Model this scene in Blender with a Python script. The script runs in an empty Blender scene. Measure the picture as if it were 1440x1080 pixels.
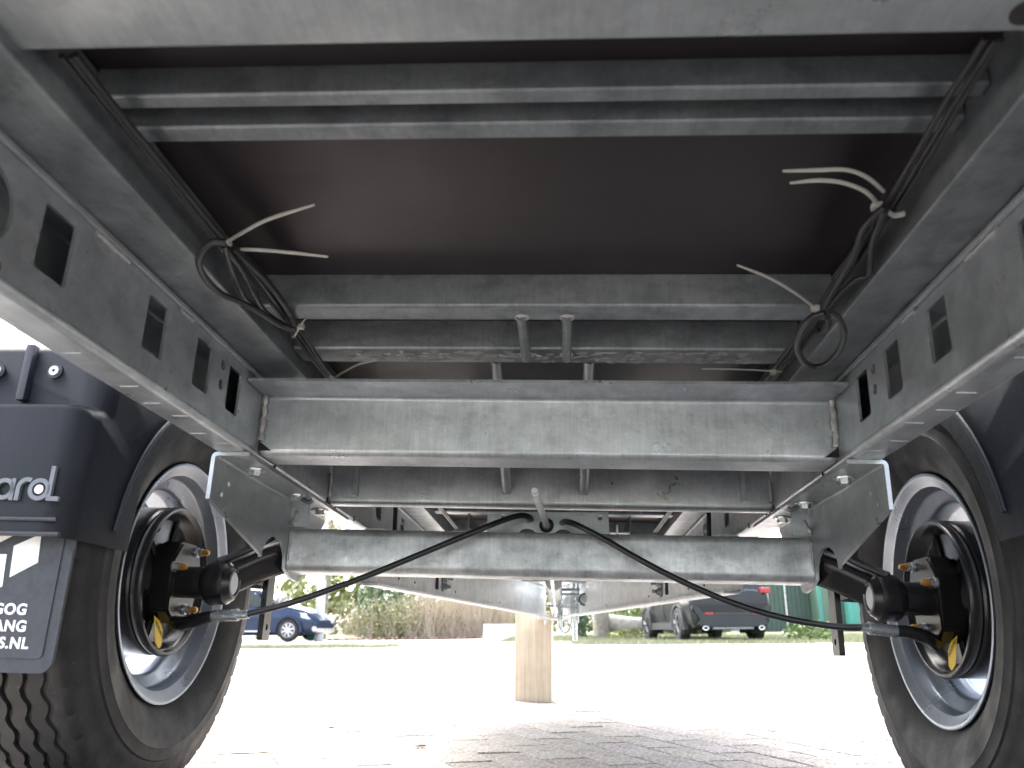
import bpy, bmesh, math, random
from mathutils import Vector, Matrix, noise
R = math.radians
random.seed(7)
S = bpy.context.scene
COL = S.collection

# ------------------------------------------------------------------ camera
CAM_H = 0.2685                                   # lens height above the paving
cam = bpy.data.cameras.new('camera'); camo = bpy.data.objects.new('camera', cam); COL.objects.link(camo)
cam.sensor_width = 17.3; cam.lens = 14.0; cam.clip_start = 0.02; cam.clip_end = 600
r_ = Vector((0.9983, 0.0573, -0.0081)); d_ = Vector((-0.0526, 0.9573, 0.2841)); d_.normalize()
u_ = r_.cross(d_).normalized(); r_ = d_.cross(u_).normalized()
m = Matrix((r_, u_, -d_)).transposed().to_4x4(); m.translation = (0, 0, CAM_H)
camo.matrix_world = m
cam.dof.use_dof = True; cam.dof.focus_distance = 1.5; cam.dof.aperture_fstop = 3.8
S.camera = camo

# ------------------------------------------------------------------ sky, sun, exposure
SUN_EL, SUN_AZ = R(54), R(332)                   # azimuth clockwise from +Y
w = bpy.data.worlds.new('World'); S.world = w; w.use_nodes = True
nt = w.node_tree; bg = nt.nodes['Background']
sky = nt.nodes.new('ShaderNodeTexSky'); sky.sky_type = 'NISHITA'; sky.sun_disc = False
sky.sun_elevation = SUN_EL; sky.sun_rotation = SUN_AZ; sky.air_density = .8; sky.dust_density = 5; sky.ozone_density = 1.0
hs = nt.nodes.new('ShaderNodeHueSaturation'); hs.inputs['Saturation'].default_value = .42   # thin high cloud
nt.links.new(sky.outputs[0], hs.inputs['Color']); nt.links.new(hs.outputs[0], bg.inputs[0]); bg.inputs[1].default_value = 0.15
sun = bpy.data.lights.new('sun', 'SUN'); sun.energy = .6; sun.angle = R(40); sun.color = (1, .96, .9)
suno = bpy.data.objects.new('sun', sun); COL.objects.link(suno)
sd = Vector((math.sin(SUN_AZ)*math.cos(SUN_EL), math.cos(SUN_AZ)*math.cos(SUN_EL), math.sin(SUN_EL)))
suno.rotation_euler = sd.to_track_quat('Z', 'Y').to_euler(); suno.location = (-3, -3, 8)
S.view_settings.view_transform = 'Standard'; S.view_settings.look = 'None'
S.view_settings.exposure = 3.3; S.view_settings.gamma = 1; S.view_settings.use_curve_mapping = False
S.render.engine = 'CYCLES'
S.cycles.max_bounces = 10; S.cycles.diffuse_bounces = 6; S.cycles.glossy_bounces = 4

# ------------------------------------------------------------------ materials
def mat(name, color, rough=.5, metal=0, spec=.5):
    m = bpy.data.materials.new(name); m.use_nodes = True
    b = m.node_tree.nodes['Principled BSDF']
    b.inputs['Base Color'].default_value = (*color, 1); b.inputs['Roughness'].default_value = rough
    b.inputs['Metallic'].default_value = metal; b.inputs['Specular IOR Level'].default_value = spec
    return m
class NB:
    def __init__(s, m): s.t = m.node_tree; s.b = s.t.nodes['Principled BSDF']
    def n(s, t, **k):
        o = s.t.nodes.new(t)
        for a, v in k.items(): setattr(o, a, v)
        return o
    def l(s, a, b): s.t.links.new(a, b)
    def coord(s, scale=(1,1,1)):
        c = s.n('ShaderNodeTexCoord'); mp = s.n('ShaderNodeMapping'); mp.inputs['Scale'].default_value = scale
        s.l(c.outputs['Object'], mp.inputs[0]); return mp.outputs[0]
    def noise(s, vec, scale, detail=4, rough=.6):
        o = s.n('ShaderNodeTexNoise'); o.inputs['Scale'].default_value = scale; o.inputs['Detail'].default_value = detail
        o.inputs['Roughness'].default_value = rough; s.l(vec, o.inputs['Vector']); return o.outputs['Fac']
    def ramp(s, fac, stops):
        o = s.n('ShaderNodeValToRGB'); e = o.color_ramp.elements
        while len(e) < len(stops): e.new(.5)
        for i, (p, c) in enumerate(stops):
            e[i].position = p; e[i].color = (*c, 1) if len(c) == 3 else c
        s.l(fac, o.inputs[0]); return o.outputs[0]
    def mix(s, a, b, fac=1., mode='MIX'):
        o = s.n('ShaderNodeMix', data_type='RGBA', blend_type=mode)
        for i, v in ((0, fac), (6, a), (7, b)):
            if hasattr(v, 'is_linked') or hasattr(v, 'links'): s.l(v, o.inputs[i])
            else: o.inputs[i].default_value = v if i == 0 else (*v, 1)
        return o.outputs[2]
    def bump(s, h, strength=.3, dist=.001):
        o = s.n('ShaderNodeBump'); o.inputs['Strength'].default_value = strength; o.inputs['Distance'].default_value = dist
        s.l(h, o.inputs['Height']); s.l(o.outputs[0], s.b.inputs['Normal'])
G = lambda v: (v, v, v)

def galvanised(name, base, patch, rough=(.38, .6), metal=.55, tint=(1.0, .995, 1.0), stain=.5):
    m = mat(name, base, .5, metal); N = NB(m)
    v = N.coord()
    warp = N.n('ShaderNodeTexNoise'); warp.inputs['Scale'].default_value = 30; N.l(v, warp.inputs['Vector'])
    wm = N.n('ShaderNodeMix', data_type='RGBA', blend_type='LINEAR_LIGHT'); wm.inputs[0].default_value = .012
    N.l(v, wm.inputs[6]); N.l(warp.outputs['Color'], wm.inputs[7])
    vo = N.n('ShaderNodeTexVoronoi'); vo.inputs['Scale'].default_value = 55; N.l(wm.outputs[2], vo.inputs['Vector'])
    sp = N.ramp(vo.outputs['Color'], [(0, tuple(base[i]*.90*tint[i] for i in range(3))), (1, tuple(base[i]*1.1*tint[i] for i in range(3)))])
    big = N.noise(v, 9, 6, .65)
    pm = N.ramp(big, [(.44, G(0)), (.6, G(1))])
    c = N.mix(sp, patch, pm)
    fl2 = N.ramp(N.noise(N.coord((1, 1, 1.6)), 26, 7, .72), [(.40, G(.62)), (.50, G(.95)), (.60, G(1.0)), (.68, G(1.45))])
    c = N.mix(c, fl2, .75, 'MULTIPLY')
    c = N.mix(sp, c, stain)
    st = N.noise(N.coord((60, 6, 6)), 4, 3)          # drainage streaks from the dip
    c = N.mix(c, N.ramp(st, [(.3, G(.82)), (.7, G(1.08))]), .6, 'MULTIPLY')
    sc = N.noise(N.coord((14, 90, 160)), 3, 5, .7)   # handling scuffs
    c = N.mix(c, (.06, .06, .062), N.ramp(sc, [(.70, G(0)), (.735, G(.55))]))
    fl = N.noise(v, 420, 2)
    c = N.mix(c, (.72, .74, .75), N.ramp(fl, [(.74, G(0)), (.78, G(.5))]))
    N.l(c, N.b.inputs['Base Color'])
    N.l(N.ramp(N.noise(v, 24, 4), [(.3, G(rough[0])), (.7, G(rough[1]))]), N.b.inputs['Roughness'])
    hb = N.noise(v, 140, 5, .7)
    N.bump(hb, .25, .0012)
    return m
M = {}
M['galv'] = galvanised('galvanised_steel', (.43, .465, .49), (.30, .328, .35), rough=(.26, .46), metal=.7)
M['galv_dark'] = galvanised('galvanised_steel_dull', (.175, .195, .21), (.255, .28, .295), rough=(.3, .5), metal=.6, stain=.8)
M['galv_bright'] = galvanised('galvanised_steel_fresh', (.54, .57, .585), (.31, .335, .35), rough=(.28, .45), metal=.5, stain=.8)
M['galv_pale_lit'] = galvanised('galvanised_steel_pale_lit', (.68, .71, .72), (.56, .59, .60), rough=(.35, .55), metal=.25, stain=.4)  # paler copy of the steel; strong daylight is put into the colour
M['galv_smooth'] = galvanised('galvanised_sheet', (.33, .36, .375), (.27, .295, .31), rough=(.26, .42), metal=.6, stain=.35)
M['weld'] = galvanised('weld_bead', (.40, .41, .41), (.3, .3, .3), metal=.5)

def simple(name, color, rough, metal=0, scale=60, amt=.25, bump=.15, spec=.5, dist=.0008):
    m = mat(name, color, rough, metal, spec); N = NB(m); v = N.coord()
    nz = N.noise(v, scale, 5)
    c = N.ramp(nz, [(.25, tuple(x*(1-amt) for x in color)), (.75, tuple(x*(1+amt) for x in color))])
    N.l(c, N.b.inputs['Base Color'])
    N.l(N.ramp(N.noise(v, scale*.4, 3), [(.3, G(max(.02, rough*.8))), (.7, G(min(1, rough*1.2)))]), N.b.inputs['Roughness'])
    if bump: N.bump(N.noise(v, scale*6, 3), bump, dist)
    return m
# phenolic-film plywood of the floor: dark brown, faintly glossy
m = mat('phenolic_plywood', (.012, .0085, .0095), .4, 0, .4); N = NB(m); v = N.coord((1, 1, 1))
c = N.ramp(N.noise(v, 3, 4), [(.3, (.0085, .0056, .0075)), (.7, (.013, .009, .0110))])
N.l(c, N.b.inputs['Base Color']); N.l(N.ramp(N.noise(v, 8, 4), [(.3, G(.36)), (.7, G(.46))]), N.b.inputs['Roughness'])
N.bump(N.noise(N.coord((200, 30, 30)), 4, 3), .08, .0006); M['ply'] = m
M['plastic'] = simple('black_moulded_plastic', (.016, .020, .030), .40, 0, 300, .12, .35)
M['flap'] = simple('dark_grey_rubber_flap', (.032, .037, .047), .6, 0, 300, .10, .2)
M['badge'] = simple('pale_grey_letter_plastic', (.13, .145, .165), .45, 0, 100, .05, 0)
M['white_print'] = simple('white_print', (.78, .79, .80), .5, 0, 100, .03, 0)
M['cable'] = simple('black_cable_sheath', (.012, .012, .014), .38, 0, 200, .2, .1)
M['tie'] = simple('white_nylon', (.36, .355, .33), .4, 0, 100, .06, 0)
M['black_paint'] = simple('gloss_black_paint', (.010, .010, .011), .22, 0, 90, .2, .25)
M['silver'] = simple('silver_painted_rim', (.33, .36, .41), .32, .75, 50, .08, .05)
M['zinc'] = simple('zinc_plated_steel', (.50, .54, .55), .28, .85, 150, .15, .1)
M['brass'] = simple('yellow_passivated_nut', (.50, .27, .06), .35, .7, 150, .35, .2)
M['label'] = simple('yellow_label', (.78, .52, .03), .55, 0, 80, .06, 0)
M['ink'] = simple('black_ink', (.02, .02, .02), .6, 0, 80, .05, 0)
M['wood'] = None
m = mat('spruce_block', (.60, .46, .32), .75); N = NB(m)
g = N.noise(N.coord((60, 60, 2.2)), 1.6, 6, .6)
c = N.ramp(g, [(.3, (.42, .34, .25)), (.55, (.53, .45, .35)), (.75, (.60, .52, .42))])
c = N.mix(c, N.ramp(N.noise(N.coord(), 12, 5), [(.35, G(.8)), (.7, G(1.05))]), .7, 'MULTIPLY')
N.l(c, N.b.inputs['Base Color']); N.bump(g, .3, .002); M['wood'] = m
# tyre rubber with dust and grit caught in the tread
m = mat('tyre_rubber', (.022, .022, .024), .62); N = NB(m); v = N.coord()
c = N.ramp(N.noise(v, 14, 5), [(.3, (.0065, .0067, .0085)), (.7, (.0135, .0135, .015))])
c = N.mix(c, (.20, .17, .13), N.ramp(N.noise(v, 330, 2), [(.70, G(0)), (.76, G(.8))]))
N.l(c, N.b.inputs['Base Color']); N.bump(N.noise(v, 260, 4), .25, .0008)
N.l(N.ramp(N.noise(v, 20, 4), [(.3, G(.5)), (.7, G(.75))]), N.b.inputs['Roughness']); M['tyre'] = m
# concrete pavers with an exposed grit face
def paver_mat(name, brick=False):
    m = mat(name, (.33, .315, .30), .82); N = NB(m); v = N.coord()
    a = N.ramp(N.noise(v, 130, 7, .8), [(.30, (.07, .066, .06)), (.44, (.26, .21, .195)), (.56, (.40, .385, .365)), (.72, (.66, .64, .61))])
    vo = N.n('ShaderNodeTexVoronoi'); vo.inputs['Scale'].default_value = 150; N.l(v, vo.inputs['Vector'])
    grit = N.ramp(vo.outputs['Color'], [(0, (.09, .075, .062)), (.35, (.29, .275, .255)), (.7, (.44, .425, .40)), (1, (.68, .67, .65))])
    c = N.mix(a, grit, .5)
    c = N.mix(c, N.ramp(N.noise(v, 2.2, 5), [(.3, (.72, .70, .67)), (.7, (1.12, 1.11, 1.09))]), .8, 'MULTIPLY')
    if brick:
        mp = N.n('ShaderNodeMapping'); mp.inputs['Rotation'].default_value = (0, 0, R(-115)); mp.inputs['Scale'].default_value = (1, 1, 1)
        N.l(N.coord(), mp.inputs[0])
        b = N.n('ShaderNodeTexBrick'); b.inputs['Scale'].default_value = 1; b.inputs['Brick Width'].default_value = .214
        b.inputs['Row Height'].default_value = .109; b.inputs['Mortar Size'].default_value = .004
        b.inputs['Color1'].default_value = (1, 1, 1, 1); b.inputs['Color2'].default_value = (.86, .85, .84, 1); b.inputs['Mortar'].default_value = (.35, .33, .3, 1)
        N.l(mp.outputs[0], b.inputs['Vector']); c = N.mix(c, b.outputs['Color'], 1., 'MULTIPLY')
    else:
        at = N.n('ShaderNodeAttribute', attribute_name='tint'); c = N.mix(c, at.outputs['Color'], 1., 'MULTIPLY')
    N.l(c, N.b.inputs['Base Color'])
    h = N.mix(N.noise(v, 230, 4, .7), vo.outputs['Distance'], .5)
    N.bump(h, 1.0, .008)
    return m
M['paver'] = paver_mat('exposed_grit_paver'); M['paver_far'] = paver_mat('distant_paving', True)
m = mat('joint_sand', (.17, .155, .13), .95); N = NB(m); v = N.coord()
N.l(N.ramp(N.noise(v, 180, 5), [(.3, (.05, .047, .04)), (.7, (.15, .14, .12))]), N.b.inputs['Base Color']); N.bump(N.noise(v, 300, 3), .8, .003); M['sand'] = m
m = mat('soil_and_turf', (.09, .11, .04), .95); N = NB(m); v = N.coord()
N.l(N.ramp(N.noise(v, 1.2, 8, .7), [(.3, (.20, .18, .14)), (.5, (.17, .19, .10)), (.75, (.22, .24, .13))]), N.b.inputs['Base Color']); N.bump(N.noise(v, 20, 5), .8, .03); M['turf'] = m
def leafm(name, a, b):
    m = mat(name, a, .55); N = NB(m)
    N.l(N.ramp(N.noise(N.coord(), 3.5, 4), [(.3, a), (.7, b)]), N.b.inputs['Base Color'])
    N.b.inputs['Transmission Weight'].default_value = 0
    return m
M['leaf_olive'] = leafm('bramble_leaves', (.16, .18, .06), (.24, .25, .11))
M['leaf_dark'] = leafm('ivy_leaves', (.025, .07, .03), (.06, .13, .05))
M['leaf_mid'] = leafm('shrub_leaves', (.07, .13, .03), (.14, .20, .05))
M['leaf_yellow'] = leafm('yellow_flower_leaves', (.25, .26, .03), (.15, .20, .05))
M['dry'] = leafm('dry_twigs', (.34, .28, .22), (.42, .36, .29))
M['dead'] = leafm('fallen_leaves', (.26, .17, .13), (.34, .24, .18))
M['grass'] = leafm('grass_blades', (.17, .19, .10), (.25, .26, .16))
M['bark'] = simple('grey_bark', (.20, .18, .15), .9, 0, 9, .45, .8, dist=.01)
M['log'] = simple('weathered_log', (.30, .28, .25), .9, 0, 7, .4, .8, dist=.01)
M['concrete'] = simple('pale_concrete', (.42, .42, .40), .85, 0, 8, .15, .4, dist=.003)
M['post'] = simple('grey_painted_post', (.40, .42, .44), .5, .1, 6, .1, .1)
M['suv'] = simple('graphite_car_paint', (.026, .030, .037), .25, .5, 3, .05, 0)
M['suv_trim'] = simple('dark_car_trim', (.025, .026, .028), .55, 0, 40, .1, 0)
M['blue'] = simple('blue_car_paint', (.012, .026, .062), .2, .3, 3, .05, 0)
M['glass'] = simple('tinted_glass', (.03, .04, .045), .05, 0, 3, .05, 0, .8)
M['red'] = simple('red_lens', (.28, .02, .025), .3, 0, 30, .05, 0)
M['chrome'] = simple('chrome', (.75, .76, .77), .12, 1, 30, .04, 0)
M['alloy'] = simple('pale_alloy', (.55, .56, .58), .3, .6, 30, .05, 0)
M['dark_alloy'] = simple('dark_alloy', (.11, .115, .125), .35, .4, 30, .05, 0)
M['green_dark'] = simple('dark_green_cladding', (.045, .075, .065), .55, .1, 5, .1, .1)
M['green'] = simple('sage_green_cladding', (.085, .14, .105), .55, .1, 5, .1, .1)
M['turq'] = simple('turquoise_plastic', (.045, .20, .18), .5, 0, 6, .1, 0)
M['void'] = simple('black_rubber_and_recess_shade', (.012, .012, .013), .8, 0, 80, .1, 0)  # black rubber, also standing in for shade in holes, gaps and recesses

# ------------------------------------------------------------------ mesh helpers
def link(name, bm, material, parent=None, loc=None, smooth=False, angle=35, **tags):
    me = bpy.data.meshes.new(name)
    if isinstance(bm, bmesh.types.BMesh):
        bmesh.ops.recalc_face_normals(bm, faces=bm.faces)
        if smooth:
            for f in bm.faces: f.smooth = True
            ca = math.cos(R(angle))
            for e in bm.edges:
                if len(e.link_faces) == 2 and e.link_faces[0].normal.dot(e.link_faces[1].normal) < ca: e.smooth = False
        bm.to_mesh(me); bm.free()
    else: me = bm
    me.materials.clear()
    for mm in (material if isinstance(material, (list, tuple)) else [material]): me.materials.append(mm)
    o = bpy.data.objects.new(name, me); COL.objects.link(o)
    if parent: o.parent = parent
    if loc is not None: o.location = loc
    for k, v in tags.items(): o[k] = v
    return o
def empty(name, loc, label, cat, group=None, rot=(0, 0, 0)):
    o = bpy.data.objects.new(name, None); COL.objects.link(o); o.location = loc; o.rotation_euler = rot
    o.empty_display_size = .1; o['label'] = label; o['category'] = cat
    if group: o['group'] = group
    return o
def BM(): return bmesh.new()
def box(bm, a, b, bev=0):
    vs = [bm.verts.new((x, y, z)) for x in (a[0], b[0]) for y in (a[1], b[1]) for z in (a[2], b[2])]
    idx = ((0,1,3,2), (4,6,7,5), (0,4,5,1), (2,3,7,6), (0,2,6,4), (1,5,7,3))
    fs = [bm.faces.new([vs[i] for i in f]) for f in idx]
    if bev:
        es = list({e for f in fs for e in f.edges})
        bmesh.ops.bevel(bm, geom=es, offset=bev, segments=2, affect='EDGES', profile=.6)
def prism(bm, poly, ax, a0, a1, cuts=0):
    """closed 2D polygon extruded along axis ax ('X': poly=(y,z), 'Y': (x,z), 'Z': (x,y))"""
    f3 = {'X': lambda p, t: (t, p[0], p[1]), 'Y': lambda p, t: (p[0], t, p[1]), 'Z': lambda p, t: (p[0], p[1], t)}[ax]
    rings = []
    for k in range(cuts+2):
        t = a0+(a1-a0)*k/(cuts+1); rings.append([bm.verts.new(f3(p, t)) for p in poly])
    n = len(poly)
    for A, B in zip(rings, rings[1:]):
        for i in range(n): bm.faces.new((A[i], A[(i+1) % n], B[(i+1) % n], B[i]))
    bm.faces.new(rings[0]); bm.faces.new(rings[-1][::-1])
def strip(path, t, r=.006, seg=4):
    """outline of a folded sheet following path, thickness t, bend radius r"""
    P = [Vector(p) for p in path]; Q = [P[0]]
    for a, b, c in zip(P, P[1:], P[2:]):
        u = (a-b).normalized(); v = (c-b).normalized(); ang = u.angle(v); d = r/math.tan(ang/2)
        p0 = b+u*d; p1 = b+v*d; cen = b+(u+v).normalized()*(r/math.sin(ang/2))
        for k in range(seg+1):
            q = p0.lerp(p1, k/seg); Q.append(cen+(q-cen).normalized()*r)
    Q.append(P[-1]); L, Rr = [], []
    for i, q in enumerate(Q):
        d = (Q[min(i+1, len(Q)-1)]-Q[max(i-1, 0)]).normalized(); n = Vector((-d.y, d.x))
        L.append(q+n*t/2); Rr.append(q-n*t/2)
    return [tuple(p) for p in L+Rr[::-1]]
def rrect(x0, y0, x1, y1, r, seg=4):
    out = []
    for cx, cy, a in ((x1-r, y1-r, 0), (x0+r, y1-r, 90), (x0+r, y0+r, 180), (x1-r, y0+r, 270)):
        for k in range(seg+1):
            t = R(a+90*k/seg); out.append((cx+r*math.cos(t), cy+r*math.sin(t)))
    return out
def circ(cx, cy, r, n=20): return [(cx+r*math.cos(2*math.pi*k/n), cy+r*math.sin(2*math.pi*k/n)) for k in range(n)]
def tube(bm, pts, r, n=8, smooth_pts=True, cap=True):
    P = [Vector(p) for p in pts]
    if smooth_pts and len(P) > 2:
        Q = []
        for i in range(len(P)-1):
            p0, p1, p2, p3 = P[max(i-1, 0)], P[i], P[i+1], P[min(i+2, len(P)-1)]
            for k in range(5):
                t = k/5; Q.append(.5*((2*p1)+(p2-p0)*t+(2*p0-5*p1+4*p2-p3)*t*t+(3*p1-p0-3*p2+p3)*t**3))
        Q.append(P[-1]); P = Q
    rad = r if callable(r) else (lambda t: r)
    rings = []; up = None
    for i, p in enumerate(P):
        d = (P[min(i+1, len(P)-1)]-P[max(i-1, 0)]).normalized()
        if up is None: up = d.orthogonal().normalized()
        up = (up-d*up.dot(d)).normalized(); s = d.cross(up)
        rr = rad(i/(len(P)-1))
        rings.append([bm.verts.new(p+(up*math.cos(2*math.pi*k/n)+s*math.sin(2*math.pi*k/n))*rr) for k in range(n)])
    for A, B in zip(rings, rings[1:]):
        for i in range(n): bm.faces.new((A[i], A[(i+1) % n], B[(i+1) % n], B[i]))
    if cap: bm.faces.new(rings[0]); bm.faces.new(rings[-1][::-1])
def lathe_x(bm, prof, cy, cz, n=96, closed=False):
    """prof: list of (x, r) revolved about the X axis through (cy, cz)"""
    rings = [[bm.verts.new((x, cy+rr*math.cos(2*math.pi*k/n), cz+rr*math.sin(2*math.pi*k/n))) for k in range(n)] for x, rr in prof]
    pairs = list(zip(rings, rings[1:]))
    if closed: pairs.append((rings[-1], rings[0]))
    for A, B in pairs:
        for i in range(n): bm.faces.new((A[i], A[(i+1) % n], B[(i+1) % n], B[i]))
def shape2d(outlines, t, to3):
    """flat plate with holes: outlines[0] outer, others holes; thickness t; to3: 4x4 placing the local xy plane"""
    cu = bpy.data.curves.new('tmp', 'CURVE'); cu.dimensions = '2D'; cu.fill_mode = 'BOTH'; cu.extrude = t/2
    for o in outlines:
        s = cu.splines.new('POLY'); s.points.add(len(o)-1); s.use_cyclic_u = True
        for i, p in enumerate(o): s.points[i].co = (p[0], p[1], 0, 1)
    return curve_bm(cu, to3)
def curve_bm(cu, to3):
    ob = bpy.data.objects.new('tmp', cu); COL.objects.link(ob)
    dg = bpy.context.evaluated_depsgraph_get(); ev = ob.evaluated_get(dg); me = ev.to_mesh()
    bm = BM(); bm.from_mesh(me); ev.to_mesh_clear()
    bpy.data.objects.remove(ob); bpy.data.curves.remove(cu)
    bmesh.ops.remove_doubles(bm, verts=bm.verts, dist=1e-6)
    bmesh.ops.transform(bm, matrix=to3, verts=bm.verts); return bm
def text_bm(s, size, to3, ext=.0004, align='CENTER', offset=0):
    cu = bpy.data.curves.new('tmp', 'FONT'); cu.body = s; cu.size = size; cu.extrude = ext; cu.align_x = align; cu.offset = offset; cu.space_character = 1.1 if offset > .0005 else 1
    return curve_bm(cu, to3)
def frame(o, u, v):
    u = Vector(u); v = Vector(v); n = u.cross(v)
    m = Matrix((u, v, n)).transposed().to_4x4(); m.translation = o; return m
def hexnut(bm, c, axis, r, h, n=6):
    axis = Vector(axis).normalized(); u = axis.orthogonal().normalized(); v = axis.cross(u); c = Vector(c)
    A = [bm.verts.new(c+(u*math.cos(2*math.pi*k/n)+v*math.sin(2*math.pi*k/n))*r) for k in range(n)]
    B = [bm.verts.new(c+axis*h+(u*math.cos(2*math.pi*k/n)+v*math.sin(2*math.pi*k/n))*r*.97) for k in range(n)]
    for i in range(n): bm.faces.new((A[i], A[(i+1) % n], B[(i+1) % n], B[i]))
    bm.faces.new(A); bm.faces.new(B[::-1])

# ------------------------------------------------------------------ ground
def sst(a, b, x):
    t = min(1, max(0, (x-a)/(b-a))); return t*t*(3-2*t)
def gz(x, y):                                     # the yard falls slightly sideways under the trailer
    d = math.hypot(x, y-1.4)
    return -.0327*(x+.037)*(1-sst(2.2, 6.5, d))*(1 if abs(x) < 9 else 0) + .11*sst(18, 30, y)*sst(-4, 2, x)
def lin(a, b, n): return [a+(b-a)*i/(n-1) for i in range(n)]
def sheet(name, xs, ys, dz, material, mask=None, **tags):
    bm = BM(); g = {}
    for i, x in enumerate(xs):
        for j, y in enumerate(ys): g[i, j] = bm.verts.new((x, y, gz(x, y)+dz))
    for i in range(len(xs)-1):
        for j in range(len(ys)-1):
            if mask is None or mask((xs[i]+xs[i+1])/2, (ys[j]+ys[j+1])/2):
                bm.faces.new((g[i, j], g[i+1, j], g[i+1, j+1], g[i, j+1]))
    for f in bm.faces: f.smooth = True
    for v in [v for v in bm.verts if not v.link_faces]: bm.verts.remove(v)
    return link(name, bm, material, **tags)
xs = [-300, -150, -80, -40, -24]+lin(-16, 16, 49)+[24, 40, 80, 150, 300]
ys = [-300, -120, -50, -20]+lin(-8, 34, 64)+[40, 60, 100, 160, 300]
sheet('ground', xs, ys, -.03, M['turf'], kind='structure')
sheet('yard', lin(-14, 14, 57), lin(-6, 31, 75), -.008, M['paver_far'],
      mask=lambda x, y: not ((x > .3 and y > 15.6+.25*math.sin(x*3)) or (x < -3.2 and 14.4 < y < 16.2) or (x < 9 and y > 26.5+ .35*max(0, x+7)) or (-1.5<x and y>20)), kind='structure')
# near paving: real stones out to 8 m
PA = R(25.2); pu = Vector((-math.sin(PA), math.cos(PA))); pv = Vector((math.cos(PA), math.sin(PA)))
PL, PW, PG = .214, .109, .0035
bed = sheet('paving', lin(-5.2, 5.2, 53), lin(.2, 8.4, 42), -.0105+.0045, M['sand'], kind='structure')
def paver_geo(bm, cx, cy, tilt, dz, tint, lay, local=False, seed=0):
    rnd = random.Random(seed)
    def P(a, b, z):
        p = Vector((cx, cy))+pu*a+pv*b if not local else pu*a+pv*b
        return (p.x, p.y, z)
    hl, hw, ch = (PL-PG)/2, (PW-PG)/2, .0022
    top = [P(sx*(hl-ch+rnd.uniform(-.0012, .0008)), sy*(hw-ch+rnd.uniform(-.001, .0008)), dz+tilt[0]*sx+tilt[1]*sy) for sx, sy in ((-1,-1),(1,-1),(1,1),(-1,1))]
    mid = [P(sx*hl, sy*hw, dz-.0035) for sx, sy in ((-1,-1),(1,-1),(1,1),(-1,1))]
    low = [P(sx*hl, sy*hw, dz-.016) for sx, sy in ((-1,-1),(1,-1),(1,1),(-1,1))]
    z0 = 0 if local else gz(cx, cy)
    T, Mi, Lo = [[bm.verts.new((p[0], p[1], p[2]+(z0 if local else gz(p[0], p[1])))) for p in q] for q in (top, mid, low)]
    fs = [bm.faces.new(T)]
    for i in range(4):
        j = (i+1) % 4
        fs.append(bm.faces.new((Mi[i], Mi[j], T[j], T[i]))); fs.append(bm.faces.new((Lo[i], Lo[j], Mi[j], Mi[i])))
    for f in fs:
        for l in f.loops: l[lay] = (*tint, 1)
cands = []
for i in range(-48, 60):
    for j in range(-70, 70):
        a = (i+(.5 if j % 2 else 0))*PL; b = j*PW
        p = Vector((0, 3.5))+pu*a+pv*b
        if .35 < p.y < 8.2 and abs(p.x) < 4.9: cands.append((p.x, p.y))
def vis(p): return p[1] > 1.55 and abs(p[0]+.04*p[1]) < .60*p[1]+.1
near = sorted([p for p in cands if vis(p)], key=lambda p: math.hypot(*p))[:300]
nset = set(near)
def rt(rnd):
    g = rnd.uniform(.88, 1.08); return (g, g*rnd.uniform(.96, 1), g*rnd.uniform(.92, .99))
variants = []
for k in range(14):
    bm = BM(); lay = bm.loops.layers.float_color.new('tint'); rnd = random.Random(k)
    paver_geo(bm, 0, 0, (rnd.uniform(-.0009, .0009), rnd.uniform(-.0007, .0007)), 0, rt(rnd), lay, True, k)
    me = bpy.data.meshes.new('paver'); bmesh.ops.recalc_face_normals(bm, faces=bm.faces)
    for f in bm.faces:
        if f.normal.z < -.5: pass
    bm.to_mesh(me); bm.free(); me.materials.append(M['paver']); variants.append(me)
for k, (x, y) in enumerate(near):
    o = bpy.data.objects.new('paver', random.choice(variants)); COL.objects.link(o); o.parent = bed
    e = .05; sx = (gz(x+e, y)-gz(x-e, y))/(2*e); sy = (gz(x, y+e)-gz(x, y-e))/(2*e)
    o.location = (x, y, gz(x, y)+random.uniform(-.0012, .0012)); o.rotation_euler = (math.atan(sy), -math.atan(sx), random.uniform(-.006, .006))
bm = BM(); lay = bm.loops.layers.float_color.new('tint'); rnd = random.Random(3)
for k, (x, y) in enumerate(cands):
    if (x, y) in nset: continue
    paver_geo(bm, x, y, (rnd.uniform(-.0009, .0009), rnd.uniform(-.0007, .0007)), rnd.uniform(-.0012, .0012), rt(rnd), lay, False, k)
link('paver_field', bm, M['paver'], bed, kind='stuff')
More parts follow.
